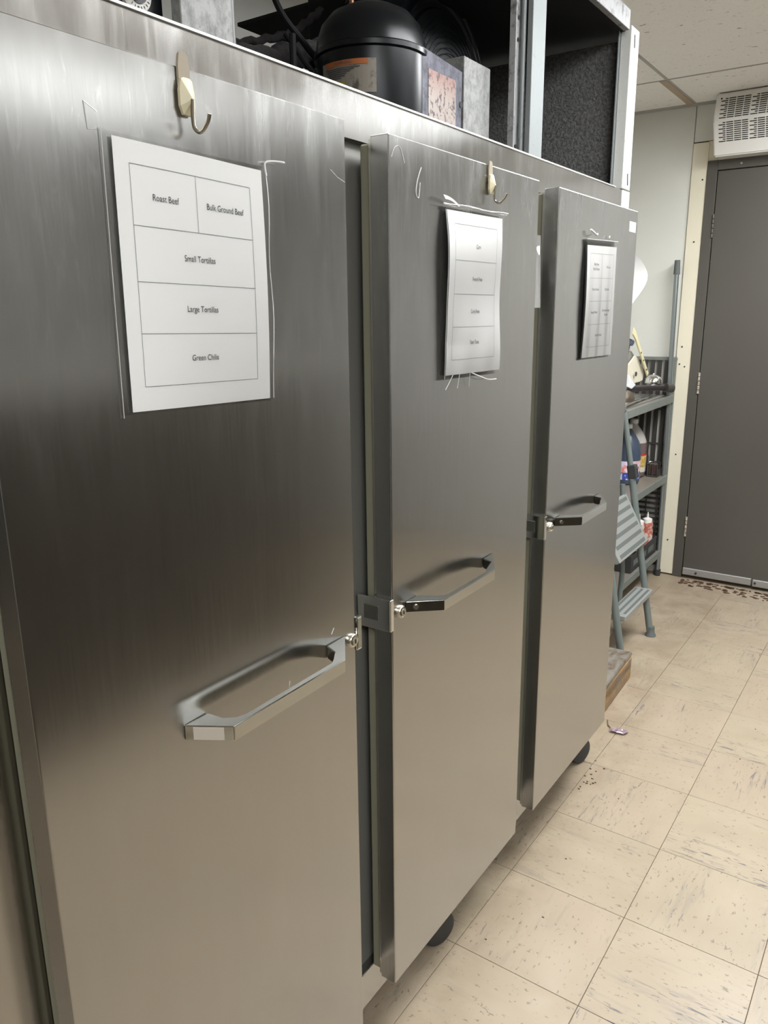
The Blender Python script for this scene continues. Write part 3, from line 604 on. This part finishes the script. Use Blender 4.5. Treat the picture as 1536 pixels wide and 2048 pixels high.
# ------------------------------------------------------------------ printed sheets
def sheet(name, label, TL, TR, BR, BL, xs, disp, rows, cols, texts, tsize, sleeve_m=(0.05, 0.05, 0.05, 0.05), extra=None):
    """corners (y,z); disp(s,t)->x offset; s left..right, t top..bottom"""
    c0 = ((TL[0]+BR[0])/2, (TL[1]+BR[1])/2)
    e = empty(name, (XD, c0[0], min(BL[1], BR[1])), label, 'sign', 'inventory lists on the freezer doors')
    def M(s, t, dx=0.0):
        y = (TL[0]*(1-s)+TR[0]*s)*(1-t)+(BL[0]*(1-s)+BR[0]*s)*t; z = (TL[1]*(1-s)+TR[1]*s)*(1-t)+(BL[1]*(1-s)+BR[1]*s)*t
        return Vector((xs+disp(min(max(s, -.1), 1.1), min(max(t, -.1), 1.1))+dx, y, z))
    def grid(s0, s1, t0, t1, nx, ny, dx, nm, m):
        b = bmesh.new(); g = [[b.verts.new(M(s0+(s1-s0)*i/nx, t0+(t1-t0)*j/ny, dx)) for i in range(nx+1)] for j in range(ny+1)]
        for j in range(ny):
            for i in range(nx): b.faces.new((g[j][i], g[j+1][i], g[j+1][i+1], g[j][i+1]))
        q = MB(); q.add(b); return q.build(nm, m, e, smooth=True)
    pap = grid(0, 1, 0, 1, 64, 40, 0, 'paper', M_PAPER)
    grid(-sleeve_m[0], 1+sleeve_m[1], -sleeve_m[2], 1+sleeve_m[3], 64, 40, 0.0018, 'plastic_sleeve', M_SLEEVE)
    grid(-sleeve_m[0], 1+sleeve_m[1], -sleeve_m[2], 1+sleeve_m[3], 26, 32, -0.0010, 'plastic_sleeve', M_SLEEVE)
    th_s, th_t = 0.0026, 0.0019
    ln = bmesh.new()
    def seg(s0, t0, s1, t1):
        n = 16; A = []; B = []
        hz = abs(s1-s0) > abs(t1-t0)
        for k in range(n+1):
            s = s0+(s1-s0)*k/n; t = t0+(t1-t0)*k/n
            a = M(s, t-th_t/2, 0.0006) if hz else M(s-th_s/2, t, 0.0006); c = M(s, t+th_t/2, 0.0006) if hz else M(s+th_s/2, t, 0.0006)
            A.append(ln.verts.new(a)); B.append(ln.verts.new(c))
        for k in range(n): ln.faces.new((A[k], A[k+1], B[k+1], B[k]))
    for t in rows: seg(cols[0], t, cols[1], t)
    for s in cols[:2]: seg(s, rows[0], s, rows[-1])
    for (s, t0, t1) in (extra or []): seg(s, t0, s, t1)
    q = MB(); q.add(ln); q.build('table_lines', M_LINE, e)
    W = math.hypot(TR[0]-TL[0], TR[1]-TL[1]); H = abs(TL[1]-BL[1])
    for (s, t, st) in texts:
        add_text('lettering', st, tsize, lambda a, b_, s=s, t=t: M(s+a/W, t-b_/H, 0.0010), M_INK, e, 0.86)
    return e, M
e1, M1 = sheet('printed_list', 'laminated list reading Roast Beef and Tortillas on the left freezer door', (0.1535, 1.626), (0.3635, 1.621), (0.3605, 1.3535), (0.1495, 1.3585), XD+0.0035,
      lambda s, t: 0.0035*s*math.sin(3.0*t)*1.0+0.001*math.sin(5*s), [0.083, 0.30, 0.505, 0.70, 0.905], (0.085, 0.895),
      [(0.287, 0.192, 'Roast Beef'), (0.695, 0.193, 'Bulk Ground Beef'), (0.49, 0.405, 'Small Tortillas'), (0.49, 0.603, 'Large Tortillas'), (0.492, 0.800, 'Green Chilis')], 0.0092,
      (0.05, 0.03, 0.022, 0.012), extra=[(0.492, 0.083, 0.30)])
e2, M2 = sheet('printed_list', 'wavy laminated list reading French Fries and Tater Tots on the middle freezer door', (0.798, 1.618), (1.001, 1.620), (1.002, 1.3475), (0.797, 1.350), XD+0.0058,
      lambda s, t: 0.006*max(0, math.sin(math.pi*min(1, max(0, t*1.25))))*max(0.0, 1-s)**1.2+0.0012*math.sin(17*s+3*t)*max(0, t)+0.0015*math.sin(9*t), [0.075, 0.29, 0.495, 0.70, 0.905], (0.10, 0.885),
      [(0.52, 0.20, 'Corn'), (0.52, 0.40, 'French Fries'), (0.50, 0.602, 'Curly Fries'), (0.49, 0.800, 'Tater Tots')], 0.0092, (0.03, 0.03, 0.02, 0.03))
for k in range(3):
    pts = [M2(s, -0.022-0.004*k+0.004*math.sin(s*(7+k)+k), 0.002+0.0025*k) for s in [-0.06-0.05*k*0.5+i*(1.10+0.03*k)/14 for i in range(15)]]
    MB().tube(pts, 0.0009, 6).build('creased_edge', M_CREASE, e2, smooth=True)
for k in range(1):
    pts = [M2(-0.025-0.015*k, t, 0.001-0.003*k) for t in [i/16*1.02 for i in range(17)]]
    MB().tube(pts, 0.0006, 6).build('creased_edge', M_CREASE, e2, smooth=True)
curl = bmesh.new(); A = []; B = []
for i in range(9):
    t = i/8; p = M2(-0.10+0.30*t, -0.075+0.05*t*t, 0.006-0.003*t); A.append(curl.verts.new(p)); B.append(curl.verts.new(p+Vector((0.004*(1-t), 0.0, -0.007+0.004*t))))
for i in range(8): curl.faces.new((A[i], A[i+1], B[i+1], B[i]))
q = MB(); q.add(curl); q.build('tape_curl', M_CREASE, e2)
MB().tube(bez([M2(0.45, 1.0, 0.003), M2(0.58, 1.03, 0.006), M2(0.72, 1.055, 0.008), M2(0.9, 1.06, 0.006)], 5), 0.0010, 6).build('tape_curl', M_CREASE, e2, smooth=True)
for (s0, s1) in ((0.12, 0.02), (0.22, 0.21), (0.42, 0.44)):
    MB().tube([M2(s0, 1.0, 0.002), M2((s0+s1)/2, 1.05, 0.001), M2(s1, 1.09, 0.0)], 0.0006, 6).build('tape_curl', M_CREASE, e2, smooth=True)
MB().tube(bez([M1(1.03, 1.0*0.02, 0.002), M1(1.02, -0.03, 0.003), M1(1.07, -0.045, 0.004), M1(1.15, -0.05, 0.006), M1(1.17, -0.05, 0.006)], 5), 0.0012, 6).build('creased_edge', M_CREASE, e1, smooth=True)
MB().tube([M1(1.03+0.004*math.sin(i), i/14.0, 0.001+0.0015*math.sin(i*0.8)) for i in range(15)], 0.0006, 6).build('creased_edge', M_CREASE, e1, smooth=True)
MB().tube([M1(-0.05, -0.02+i/14.0*1.04, -0.0008) for i in range(15)], 0.00045, 6).build('creased_edge', M_CREASE, e1, smooth=True)
e3, M3 = sheet('printed_list', 'laminated two-column list with curled top on the right freezer door', (1.4475, 1.601), (1.6515, 1.607), (1.6540, 1.343), (1.4450, 1.345), XD+0.0046,
      lambda s, t: 0.0035*math.sin(math.pi*min(1, max(0, t)))*max(0.0, 1-s)+0.0007*math.sin(21*s)*(0.3+t), [0.07, 0.285, 0.49, 0.70, 0.905], (0.10, 0.90),
      [(0.30, 0.165, 'Philly Meat'), (0.30, 0.205, 'Mac & Cheese'), (0.72, 0.185, 'Pork Loin'), (0.29, 0.385, 'Chicken Breasts'), (0.70, 0.385, 'Diced Ham'), (0.28, 0.590, 'Sausage Patties'), (0.71, 0.575, 'Carrots and Sausage'), (0.71, 0.615, 'Crumbles'), (0.48, 0.80, 'Assorted Donuts')], 0.0082,
      (0.04, 0.02, 0.05, 0.02), extra=[(0.50, 0.07, 0.70)])
MB().tube([M3(-0.04+i/14.0*1.05, -0.05, 0.002) for i in range(15)], 0.0008, 6).build('creased_edge', M_CREASE, e3, smooth=True)
MB().tube(bez([M3(0.02, -0.13, 0.004), M3(0.10, -0.10, 0.008), M3(0.17, -0.085, 0.008), M3(0.26, -0.10, 0.003)], 5), 0.0022, 6).build('tape_curl', M_CREASE, e3, smooth=True)
MB().tube([M3(0.71, -0.075, 0.0), M3(0.72, -0.095, 0.0)], 0.0018, 6).build('tape_scrap', M_CREASE, e3, smooth=True)

# small sticker at the right top corner of the right door
st = empty('asset_sticker', (XD, 1.781, 1.652), 'small white sticker with sideways grey lettering near the right freezer door corner', 'sticker')
MB().box(XD, XD+0.0006, 1.7565, 1.8075, 1.6525, 1.6775, 0.0002).build('backing', mat('glossy_white_label', (0.9, 0.9, 0.9), 0.3), st)
add_text('lettering', 'EN-40', 0.0105, lambda a, b: (XD+0.0009, 1.790+b*1.9, 1.664-a*0.62), mat('grey_ink', (0.14, 0.17, 0.17), 0.6), st)
add_text('lettering', 'UN 1', 0.0085, lambda a, b: (XD+0.0009, 1.770+b*1.6, 1.664-a*0.7), mat('grey_ink_pale', (0.25, 0.22, 0.22), 0.6), st)

# sheet in the gap between the middle and right doors
gs = empty('gap_notice', (0.03, 1.20, 1.46), 'narrow white paper edge poking out between the middle and right freezer doors', 'paper')
b = bmesh.new(); A = []; B = []; 
for i in range(9):
    z = 1.605-0.093*i/8; w = 0.002*math.sin(i*0.7); A.append(b.verts.new((0.036, 1.176, z))); B.append(b.verts.new((0.040+w, 1.226+w+0.008*i/8, z)))
for i in range(8): b.faces.new((A[i], B[i], B[i+1], A[i+1]))
q = MB(); q.add(b); q.build('paper', M_PAPER, gs)
b = bmesh.new(); A = []; B = []
for i in range(9):
    z = 1.608-0.146*i/8; A.append(b.verts.new((0.037, 1.176, z))); B.append(b.verts.new((0.042, 1.232+0.012*i/8, z)))
for i in range(8): b.faces.new((A[i], B[i], B[i+1], A[i+1]))
q = MB(); q.add(b); q.build('plastic_sleeve', M_SLEEVE, gs)

# paper curling off the freezer's far side
cs = empty('curled_notice', (-0.1, 1.93, 1.46), 'white paper sheet curling out past the right edge of the freezer', 'paper')
b = bmesh.new(); rows = []
for j in range(13):
    t = j/12; z = 1.612-0.150*t
    bul = abs(math.sin(math.pi*t))**0.8 if 0 < t < 1 else 0
    if t > .45: bul = bul*(1-(t-.45)*0.75)
    xe = 0.018+0.040*bul
    rows.append([b.verts.new((-0.20+(xe+0.20)*k/8, 1.928+0.03*(k/8)**2*bul+0.001, z)) for k in range(9)])
for j in range(12):
    for k in range(8): b.faces.new((rows[j][k], rows[j+1][k], rows[j+1][k+1], rows[j][k+1]))
q = MB(); q.add(b); q.build('paper', mat('bright_paper', (0.75, 0.75, 0.73), 0.6), cs, smooth=True)
MB().tube([(0.02, 1.929, 1.467), (0.016, 1.929, 1.43)], 0.0015, 6).build('tape_curl', M_CREASE, cs)

# ------------------------------------------------------------------ far corner: shelving rack
RX, RY = -0.362, 3.925
rk = empty('shelving_rack', (-0.6, 3.4, 0), 'grey metal shelving rack in the far corner holding jugs and kitchen gear', 'shelf')
def post(x, y, h, cap=False):
    p = MB().cyl((x, y, 0.0), (x, y, h), 0.0125, n=16).build('post', M_RACK, rk, smooth=True)
    MB().cyl((x, y, 0.0), (x, y, 0.03), 0.017, n=16).build('foot', M_RUB, p, smooth=True)
    return p
p = MB().cyl((RX+0.012, RY, 0.0), (RX-0.012, RY, 1.66), 0.0125, n=18).build('post', mat('tall_post_metal', (0.30, 0.33, 0.33), 0.3, 0.8), rk, smooth=True)
MB().cyl((RX-0.0115, RY, 1.625), (RX-0.013, RY, 1.695), 0.0165, 0.0135, n=18).build('post_cap', M_GROOVE, p, smooth=True)
MB().cyl((RX+0.012, RY, 0), (RX+0.012, RY, 0.035), 0.018, n=16).build('foot', M_RUB, p, smooth=True)
post(-0.88, RY, 1.2); post(RX, 2.68, 1.02); post(-0.88, 2.68, 1.02)
for z in (1.000, 0.565, 0.140):
    s = MB().box(-0.90, -0.352, 2.66, 3.94, z-0.004, z+0.004).build('shelf', M_SHELF, rk)
    MB().box(-0.352, -0.340, 2.66, 3.94, z-0.030, z+0.010, 0.002).build('shelf_edge', M_RACK, s)
    MB().box(-0.905, -0.895, 2.66, 3.94, z-0.030, z+0.010, 0.002).build('shelf_edge', M_RACK, s)
# slatted end against the far wall
en = MB().box(-0.90, -0.345, 3.950, 3.966, 1.188, 1.206, 0.002).build('end_rail', M_RACK, rk)
for k in range(14): MB().box(-0.385-k*0.037-0.020, -0.385-k*0.037+0.0, 3.953, 3.963, 0.60, 1.19).build('slat', M_RACKDK, rk)
for z in (0.62, 0.74, 0.93): MB().box(-0.90, -0.36, 3.949, 3.953, z-0.005, z+0.005).build('cross_bar', M_RACKDK, rk)
for k in range(17): MB().box(-0.90, -0.36, 3.952, 3.960, 0.05+k*0.029, 0.062+k*0.029).build('cross_bar', M_RACKDK, rk)
for k in range(8): MB().box(-0.39-k*0.06, -0.385-k*0.06, 3.948, 3.953, 0.05, 0.56).build('slat', M_RACKDK, rk)
MB().box(-0.372, -0.345, 3.951, 3.964, 0.03, 1.2, 0.002).build('end_stile', M_RACK, rk)

# jugs
def jug(name, x, y, label, body, lab_specs, clear_top=None):
    z0 = 0.5695
    e = empty(name, (x, y, z0), label, 'jug', None)
    prof = [(0.060, 0.0), (0.072, 0.006), (0.074, 0.02), (0.074, 0.165), (0.071, 0.19), (0.060, 0.222), (0.040, 0.255), (0.022, 0.278), (0.019, 0.283), (0.019, 0.292)]
    if clear_top:
        k = 5; MB().lathe(prof[:4]+[(0.0725, 0.188), (0.0, 0.188)], (x, y, z0), n=32).build('body', body, e, smooth=True)
        MB().lathe([(0.0, 0.188), (0.0727, 0.188)]+prof[5:]+[(0.0, 0.292)], (x, y, z0), n=32).build('shoulder', clear_top, e, smooth=True)
    else: MB().lathe(prof+[(0.0, 0.292)], (x, y, z0), n=32).build('body', body, e, smooth=True)
    MB().lathe([(0.0, 0.288), (0.022, 0.288), (0.022, 0.308), (0.019, 0.311), (0.0, 0.311)], (x, y, z0), n=24).build('cap', M_WHITEPL, e, smooth=True)
    b = MB(); b.tube(bez([(x-0.02, y+0.045, z0+0.262), (x-0.03, y+0.078, z0+0.24), (x-0.032, y+0.084, z0+0.20), (x-0.02, y+0.07, z0+0.165)], 5), 0.009, 8); b.build('grip', body, e, smooth=True)
    for (z_0, z_1, a0, a1, m) in lab_specs:
        bm = bmesh.new(); n = 12; lo = []; hi = []
        for k in range(n+1):
            a = math.radians(a0+(a1-a0)*k/n); lo.append(bm.verts.new((x+0.0750*math.cos(a), y+0.0750*math.sin(a), z0+z_0))); hi.append(bm.verts.new((x+0.0750*math.cos(a), y+0.0750*math.sin(a), z0+z_1)))
        for k in range(n): bm.faces.new((lo[k], lo[k+1], hi[k+1], hi[k]))
        q = MB(); q.add(bm); q.build('label', m, e, smooth=True)
    return e
def swirl(name, a, b, c, sc=30):
    m = mat(name, a, 0.45); t = NT(m); n = t.noise(t.coords('World', (sc, sc, sc)), 1, 3, 0.5); n2 = t.noise(t.coords('World', (sc*2, sc*2, sc)), 1, 3, 0.5)
    t.base(t.mix(t.ramp(n2, 0.55, 0.6), t.mix(t.ramp(n, 0.46, 0.54), a, b), c)); return m
jug('sauce_jug', -0.487, 3.655, 'dark blue gallon jug with white cap and a pink and blue label', mat('blue_liquid_jug', (0.045, 0.06, 0.09), 0.25),
    [(0.066, 0.125, -150, 20, swirl('pink_label', (0.55, 0.34, 0.34), (0.62, 0.55, 0.66), (0.70, 0.20, 0.16), 34)), (0.028, 0.064, -150, 20, swirl('blue_label', (0.035, 0.05, 0.30), (0.04, 0.06, 0.28), (0.55, 0.58, 0.65), 40))])
jug('sauce_jug', -0.515, 3.850, 'brownish half-clear gallon jug with red and gold label beside the blue jug', mat('brown_liquid_jug', (0.13, 0.095, 0.09), 0.3),
    [(0.118, 0.128, -150, 20, mat('label_red', (0.50, 0.03, 0.03), 0.4)), (0.060, 0.118, -150, 20, swirl('gold_label', (0.42, 0.27, 0.05), (0.50, 0.38, 0.10), (0.6, 0.52, 0.35), 34)), (0.030, 0.058, -150, 20, swirl('cream_label', (0.60, 0.52, 0.32), (0.55, 0.55, 0.55), (0.5, 0.36, 0.2), 40))],
    mat('cloudy_plastic', (0.42, 0.40, 0.37), 0.3))
# small glass and holder at the right end of the middle shelf
gh = empty('condiment_holder', (-0.42, 3.88, 0.5695), 'small dark wire condiment holder on the middle rack shelf beside the post', 'holder')
hb = MB().box(-0.434, -0.376, 3.862, 3.918, 0.5695, 0.578, 0.002).build('tray', M_RACKDK, gh)
for (x, y) in ((-0.431, 3.865), (-0.379, 3.865), (-0.379, 3.915), (-0.431, 3.915), (-0.405, 3.865)): MB().cyl((x, y, 0.575), (x, y, 0.645), 0.003, n=8).build('upright', M_RACKDK, gh)
MB().tube([(-0.431, 3.865, 0.645), (-0.379, 3.865, 0.645), (-0.379, 3.915, 0.645), (-0.431, 3.915, 0.645), (-0.431, 3.865, 0.645)], 0.004, 8).build('rim', M_CHROME, gh)
MB().box(-0.428, -0.383, 3.869, 3.91, 0.578, 0.632, 0.004).build('cup', mat('dark_brown_cup', (0.06, 0.035, 0.03), 0.3), gh)
sb = empty('small_bottle', (-0.462, 3.930, 0.5695), 'slim dark bottle standing behind the condiment holder', 'bottle')
MB().lathe([(0.012, 0.0), (0.0145, 0.004), (0.0145, 0.10), (0.008, 0.13), (0.007, 0.155), (0.0, 0.156)], (-0.462, 3.930, 0.5695), n=18).build('body', mat('dark_glass', (0.04, 0.03, 0.03), 0.2), sb, smooth=True)
MB().cyl((-0.462, 3.930, 0.722), (-0.462, 3.930, 0.738), 0.009, n=14).build('cap', M_RUB, sb)

# squeeze bottles and black crate on the low shelf
def squeeze(x, y, label):
    e = empty('squeeze_bottle', (x, y, 0.150), label, 'bottle', 'red and white squeeze bottles')
    z = 0.172
    MB().lathe([(0.028, 0.0), (0.0315, 0.004), (0.0315, 0.10), (0.028, 0.125), (0.031, 0.135), (0.027, 0.150), (0.0, 0.151)], (x, y, z), n=24).build('body', swirl('red_white_print', (0.42, 0.12, 0.08), (0.55, 0.50, 0.45), (0.48, 0.13, 0.08), 46), e, smooth=True)
    MB().lathe([(0.0, 0.146), (0.0245, 0.146), (0.0245, 0.168), (0.019, 0.171), (0.006, 0.176), (0.0025, 0.205), (0.0, 0.206)], (x, y, z), n=20).build('nozzle_cap', M_WHITEPL, e, smooth=True)
squeeze(-0.428, 3.775, 'red and white squeeze bottle in the black crate, nearer the step ladder')
squeeze(-0.403, 3.844, 'red and white squeeze bottle in the black crate, nearer the far wall')
cr = empty('bottle_crate', (-0.46, 3.72, 0.144), 'low black crate holding squeeze bottles on the bottom rack shelf', 'crate')
MB().box(-0.56, -0.362, 3.45, 3.892, 0.146, 0.153).build('bottom', M_RUB, cr)
for a in ((-0.367, -0.360, 3.45, 3.89), (-0.567, -0.56, 3.45, 3.89), (-0.567, -0.360, 3.443, 3.45), (-0.567, -0.360, 3.89, 3.897)): MB().box(*a, 0.146, 0.235, 0.001).build('side', M_RUB, cr)
for k in range(3): MB().box(-0.3601, -0.358, 3.48+k*0.13, 3.57+k*0.13, 0.175, 0.205).build('handhold', M_GROOVE, cr)

# slicer on the top shelf
sx, sy, sz = -0.455, 3.70, 1.0045
so = empty('food_slicer', (sx, sy, sz), 'chrome and black countertop food slicer with cream blade guard on top of the rack', 'slicer')
MB().box(-0.60, -0.380, 3.28, 3.895, sz, sz+0.008, 0.002).build('base_tray', M_ALU, so)
MB().obox((-0.385, 3.55, sz+0.013), (0.006, 0.62, 0.006), (0, 0, 0.03)).build('guide_rod', M_CHROME, so)
MB().obox((-0.410, 3.52, sz+0.013), (0.006, 0.58, 0.006), (0, 0, 0.05)).build('guide_rod', M_CHROME, so)
MB().tube([(-0.455, 3.54, sz+0.066), (-0.41, 3.70, sz+0.060), (-0.362, 3.865, sz+0.050)], 0.0165, 12).build('arm', mat('black_arm', (0.03, 0.025, 0.025), 0.25), so, smooth=True)
MB().cyl((-0.364, 3.838, sz+0.051), (-0.340, 3.880, sz+0.046), 0.0235, n=20).build('grip', mat('grip_rubber', (0.05, 0.045, 0.04), 0.4), so, smooth=True)
MB().lathe([(0.045, 0.0), (0.046, 0.006), (0.043, 0.022), (0.033, 0.036), (0.018, 0.044), (0.006, 0.046), (0.004, 0.052), (0.0, 0.053)], (-0.417, 3.80, sz+0.074), n=28).build('dome_weight', M_CHROME, so, smooth=True)
MB().lathe([(0.0, 0.0), (0.040, 0.0), (0.046, 0.012), (0.046, 0.03), (0.038, 0.05), (0.0, 0.055)], (-0.475, 3.49, sz+0.012), n=24, M=Matrix.Rotation(0.9, 4, 'Z') @ Matrix.Rotation(1.2, 4, 'X')).build('motor_hub', mat('dull_bronze', (0.16, 0.13, 0.10), 0.3, 0.9), so, smooth=True)
pl = [(3.44, 1.16), (3.50, 1.125), (3.56, 1.095), (3.66, 1.095), (3.72, 1.10), (3.73, 1.14), (3.62, 1.215), (3.57, 1.235), (3.45, 1.185)]
MB().prism(pl, -0.456, -0.448, 'X').build('blade_guard', M_TRIM, so, bevel=0.002)
MB().prism([(3.40, 1.21), (3.50, 1.17), (3.60, 1.225), (3.54, 1.255)], -0.470, -0.462, 'X').build('blade', M_ALU, so)
MB().cyl((-0.450, 3.560, 1.143), (-0.436, 3.557, 1.143), 0.012, n=18).build('knob', M_CHROME, so, smooth=True)
MB().cyl((-0.480, 3.500, 1.305), (-0.442, 3.490, 1.295), 0.020, 0.014, n=20).build('knob', mat('blue_grey_knob', (0.16, 0.18, 0.24), 0.35, 0.5), so, smooth=True)
MB().cyl((-0.470, 3.49, 1.20), (-0.458, 3.49, 1.29), 0.006, n=12).build('spindle', M_CHROME, so, smooth=True)
MB().prism([(3.44, 1.15), (3.50, 1.115), (3.56, 1.09), (3.50, 1.075), (3.44, 1.09)], -0.443, -0.435, 'X').build('feed_plate', mat('white_feed', (0.80, 0.80, 0.82), 0.3), so)
yr = empty('yellow_cutting_board', (-0.45, 3.70, 1.10), 'narrow yellowed plastic board leaning over the slicer on top of the rack', 'board')
MB().prism([(3.450, 1.372), (3.485, 1.352), (3.748, 1.135), (3.728, 1.118), (3.485, 1.315), (3.440, 1.338)], -0.434, -0.428, 'X').build('board', mat('yellow_plastic', (0.68, 0.62, 0.38), 0.4), yr, bevel=0.002)
for (y, z) in ((3.59, 1.245), (3.64, 1.205), (3.70, 1.155)): MB().cyl((-0.4285, y, z), (-0.426, y, z), 0.005, n=10).build('rivet', M_RUB, yr)

# ------------------------------------------------------------------ step ladder
ld = empty('step_ladder', (-0.17, 2.84, 0), 'small grey metal step ladder with grooved treads leaning by the rack', 'ladder')
def rail_x(z): return -0.137-0.185*z
for y in (3.055, 2.655):
    r = MB().tube([(rail_x(0.02), y, 0.02), (rail_x(0.5), y, 0.5), (rail_x(0.77), y, 0.77)], 0.0150, 14).build('front_leg', M_LADDER, ld, smooth=True)
    MB().tube([(rail_x(0.77), y, 0.77), (rail_x(1.02), y, 1.02)], 0.0125, 14).build('upper_rail', M_LADDER, ld, smooth=True)
    MB().obox((rail_x(0.75)+0.006, y, 0.755), (0.040, 0.034, 0.062), (0, -0.18, 0), 0.004).build('joint_cover', M_RUB, ld)
    for dz in (-0.018, 0.018): MB().cyl((rail_x(0.75)+0.024, y, 0.755+dz), (rail_x(0.75)+0.029, y, 0.755+dz), 0.006, n=12).build('rivet', M_LOCK, ld)
    MB().lathe([(0.0, 0.0), (0.025, 0.0), (0.024, 0.006), (0.0165, 0.020), (0.0165, 0.045), (0.0, 0.045)], (rail_x(0.01)+0.002, y, 0.0), n=20).build('rubber_foot', M_GROOVE, ld, smooth=True)
for y in (3.02, 2.70): MB().tube([(-0.285, y, 0.0), (-0.275, y, 0.3), (-0.30, y, 0.70)], 0.0115, 12).build('rear_leg', M_LADDER, ld, smooth=True)
MB().tube([(rail_x(1.02), 2.655, 1.02), (rail_x(1.03), 2.68, 1.035), (rail_x(1.035), 2.83, 1.04), (rail_x(1.03), 3.03, 1.035), (rail_x(1.02), 3.055, 1.02)], 0.0125, 12).build('top_bar', M_LADDER, ld, smooth=True)
MB().tube([(-0.283, 2.70, 0.10), (-0.283, 3.02, 0.10)], 0.009, 10).build('brace', M_LADDER, ld, smooth=True)
def tread(cx, cz, depth, ang, y0, y1, n, nm):
    t = MB().obox((cx, (y0+y1)/2, cz), (depth, y1-y0, 0.026), (0, ang, 0), 0.004).build(nm, M_TREAD, ld)
    ux = Vector((math.cos(ang), 0, -math.sin(ang))); nz = Vector((math.sin(ang), 0, math.cos(ang)))
    for k in range(n):
        c = Vector((cx, (y0+y1)/2, cz))+ux*(-depth/2+depth*(k+0.5)/n)+nz*0.0132
        MB().obox(c, (depth/n*0.42, (y1-y0)*0.88, 0.001), (0, ang, 0)).build('groove', M_GROOVE, t)
tread(-0.180, 0.215, 0.080, 0.0, 2.66, 3.048, 3, 'tread')
tread(-0.243, 0.548, 0.235, 1.08, 2.66, 3.040, 6, 'tread')

# ------------------------------------------------------------------ wooden block
def woodm():
    m = mat('worn_wood', (0.3, 0.2, 0.1), 0.7); t = NT(m); n = t.noise(t.coords('World', (60, 3, 60)), 1, 5, 0.6, 0.4); n2 = t.noise(t.coords('World', (12, 12, 12)), 1, 4, 0.6)
    c = t.mix(t.ramp(n, 0.35, 0.65), (0.11, 0.07, 0.035), (0.40, 0.23, 0.08)); t.base(t.mix(t.ramp(n2, 0.45, 0.65), c, (0.17, 0.145, 0.115))); t.bump(n, 0.5, 0.003); return m
def woodtop():
    m = mat('worn_wood_top', (0.3, 0.2, 0.1), 0.7); t = NT(m); n = t.noise(t.coords('World', (20, 10, 20)), 1, 6, 0.65, 0.8)
    t.base(t.mix(t.ramp(n, 0.42, 0.62), (0.20, 0.18, 0.15), (0.10, 0.07, 0.045))); t.bump(n, 0.4, 0.003); return m
wd = empty('wooden_block', (-0.27, 2.35, 0), 'scuffed wooden step block on the floor behind the freezer', 'block')
MB().prism([(-0.44, 2.02), (-0.082, 2.02), (-0.070, 2.20), (-0.082, 2.585), (-0.100, 2.615), (-0.44, 2.60)], 0.0, 0.093, 'Z').build('body', woodm(), wd, bevel=0.004)
MB().prism([(-0.44, 2.02), (-0.086, 2.02), (-0.076, 2.20), (-0.086, 2.60), (-0.44, 2.595)], 0.093, 0.106, 'Z').build('top_board', woodtop(), wd, bevel=0.003)

# wrapper scrap, and dirt
wp = empty('twisted_wrapper', (0.005, 2.14, 0), 'crumpled lilac foil twist tie on the floor near the freezer caster', 'wrapper')
b = bmesh.new()
bmesh.ops.create_icosphere(b, subdivisions=2, radius=1)
for v in b.verts: v.co = Vector((v.co.x*0.030, v.co.y*0.013, abs(v.co.z)*0.011+0.0008))*1.0+Vector((random.uniform(-.006, .006), random.uniform(-.006, .006), random.uniform(0, .008)))
q = MB(); q.add(b, Matrix.Translation((0.018, 2.135, 0)) @ Matrix.Rotation(0.25, 4, 'Z')); q.build('foil', mat('lilac_foil', (0.55, 0.42, 0.50), 0.25, 0.6), wp)
MB().tube([(-0.005, 2.135, 0.003), (-0.03, 2.16, 0.004), (-0.045, 2.20, 0.002)], 0.002, 6).build('string', mat('brown_string', (0.16, 0.12, 0.08), 0.7), wp)
dm = MB()
def flake(x, y, r, h=0.002):
    b = bmesh.new(); n = 7; lo = []; hi = []
    for k in range(n):
        a = 2*math.pi*k/n; rr = r*random.uniform(0.5, 1.2); lo.append(b.verts.new((x+rr*math.cos(a)*1.5, y+rr*math.sin(a), 0.0))); hi.append(b.verts.new((x+rr*math.cos(a)*1.3, y+rr*math.sin(a)*0.85, h)))
    b.faces.new(hi); 
    for k in range(n): b.faces.new((lo[k], lo[(k+1) % n], hi[(k+1) % n], hi[k]))
    dm.add(b)
for k in range(150):
    x = random.uniform(-0.21, 0.45); flake(x, 3.93-random.random()**2*0.11-max(0, x)*0.06, random.uniform(0.004, 0.013), 0.0025)
for k in range(14): flake(random.uniform(0.012, 0.06), random.uniform(1.76, 1.88)+random.uniform(-.04, .03), random.uniform(0.0012, 0.004), 0.0015)
for k in range(22): flake(random.uniform(0.0, 0.9), random.uniform(1.0, 3.6), random.uniform(0.001, 0.0028), 0.0012)
do = dm.build('floor_dirt', mat('dirt', (0.07, 0.035, 0.018), 0.9), origin=(0, 3.9, 0)); tag(do, 'brown crumbs of dirt scattered along the foot of the brown door', 'dirt', kind='stuff')
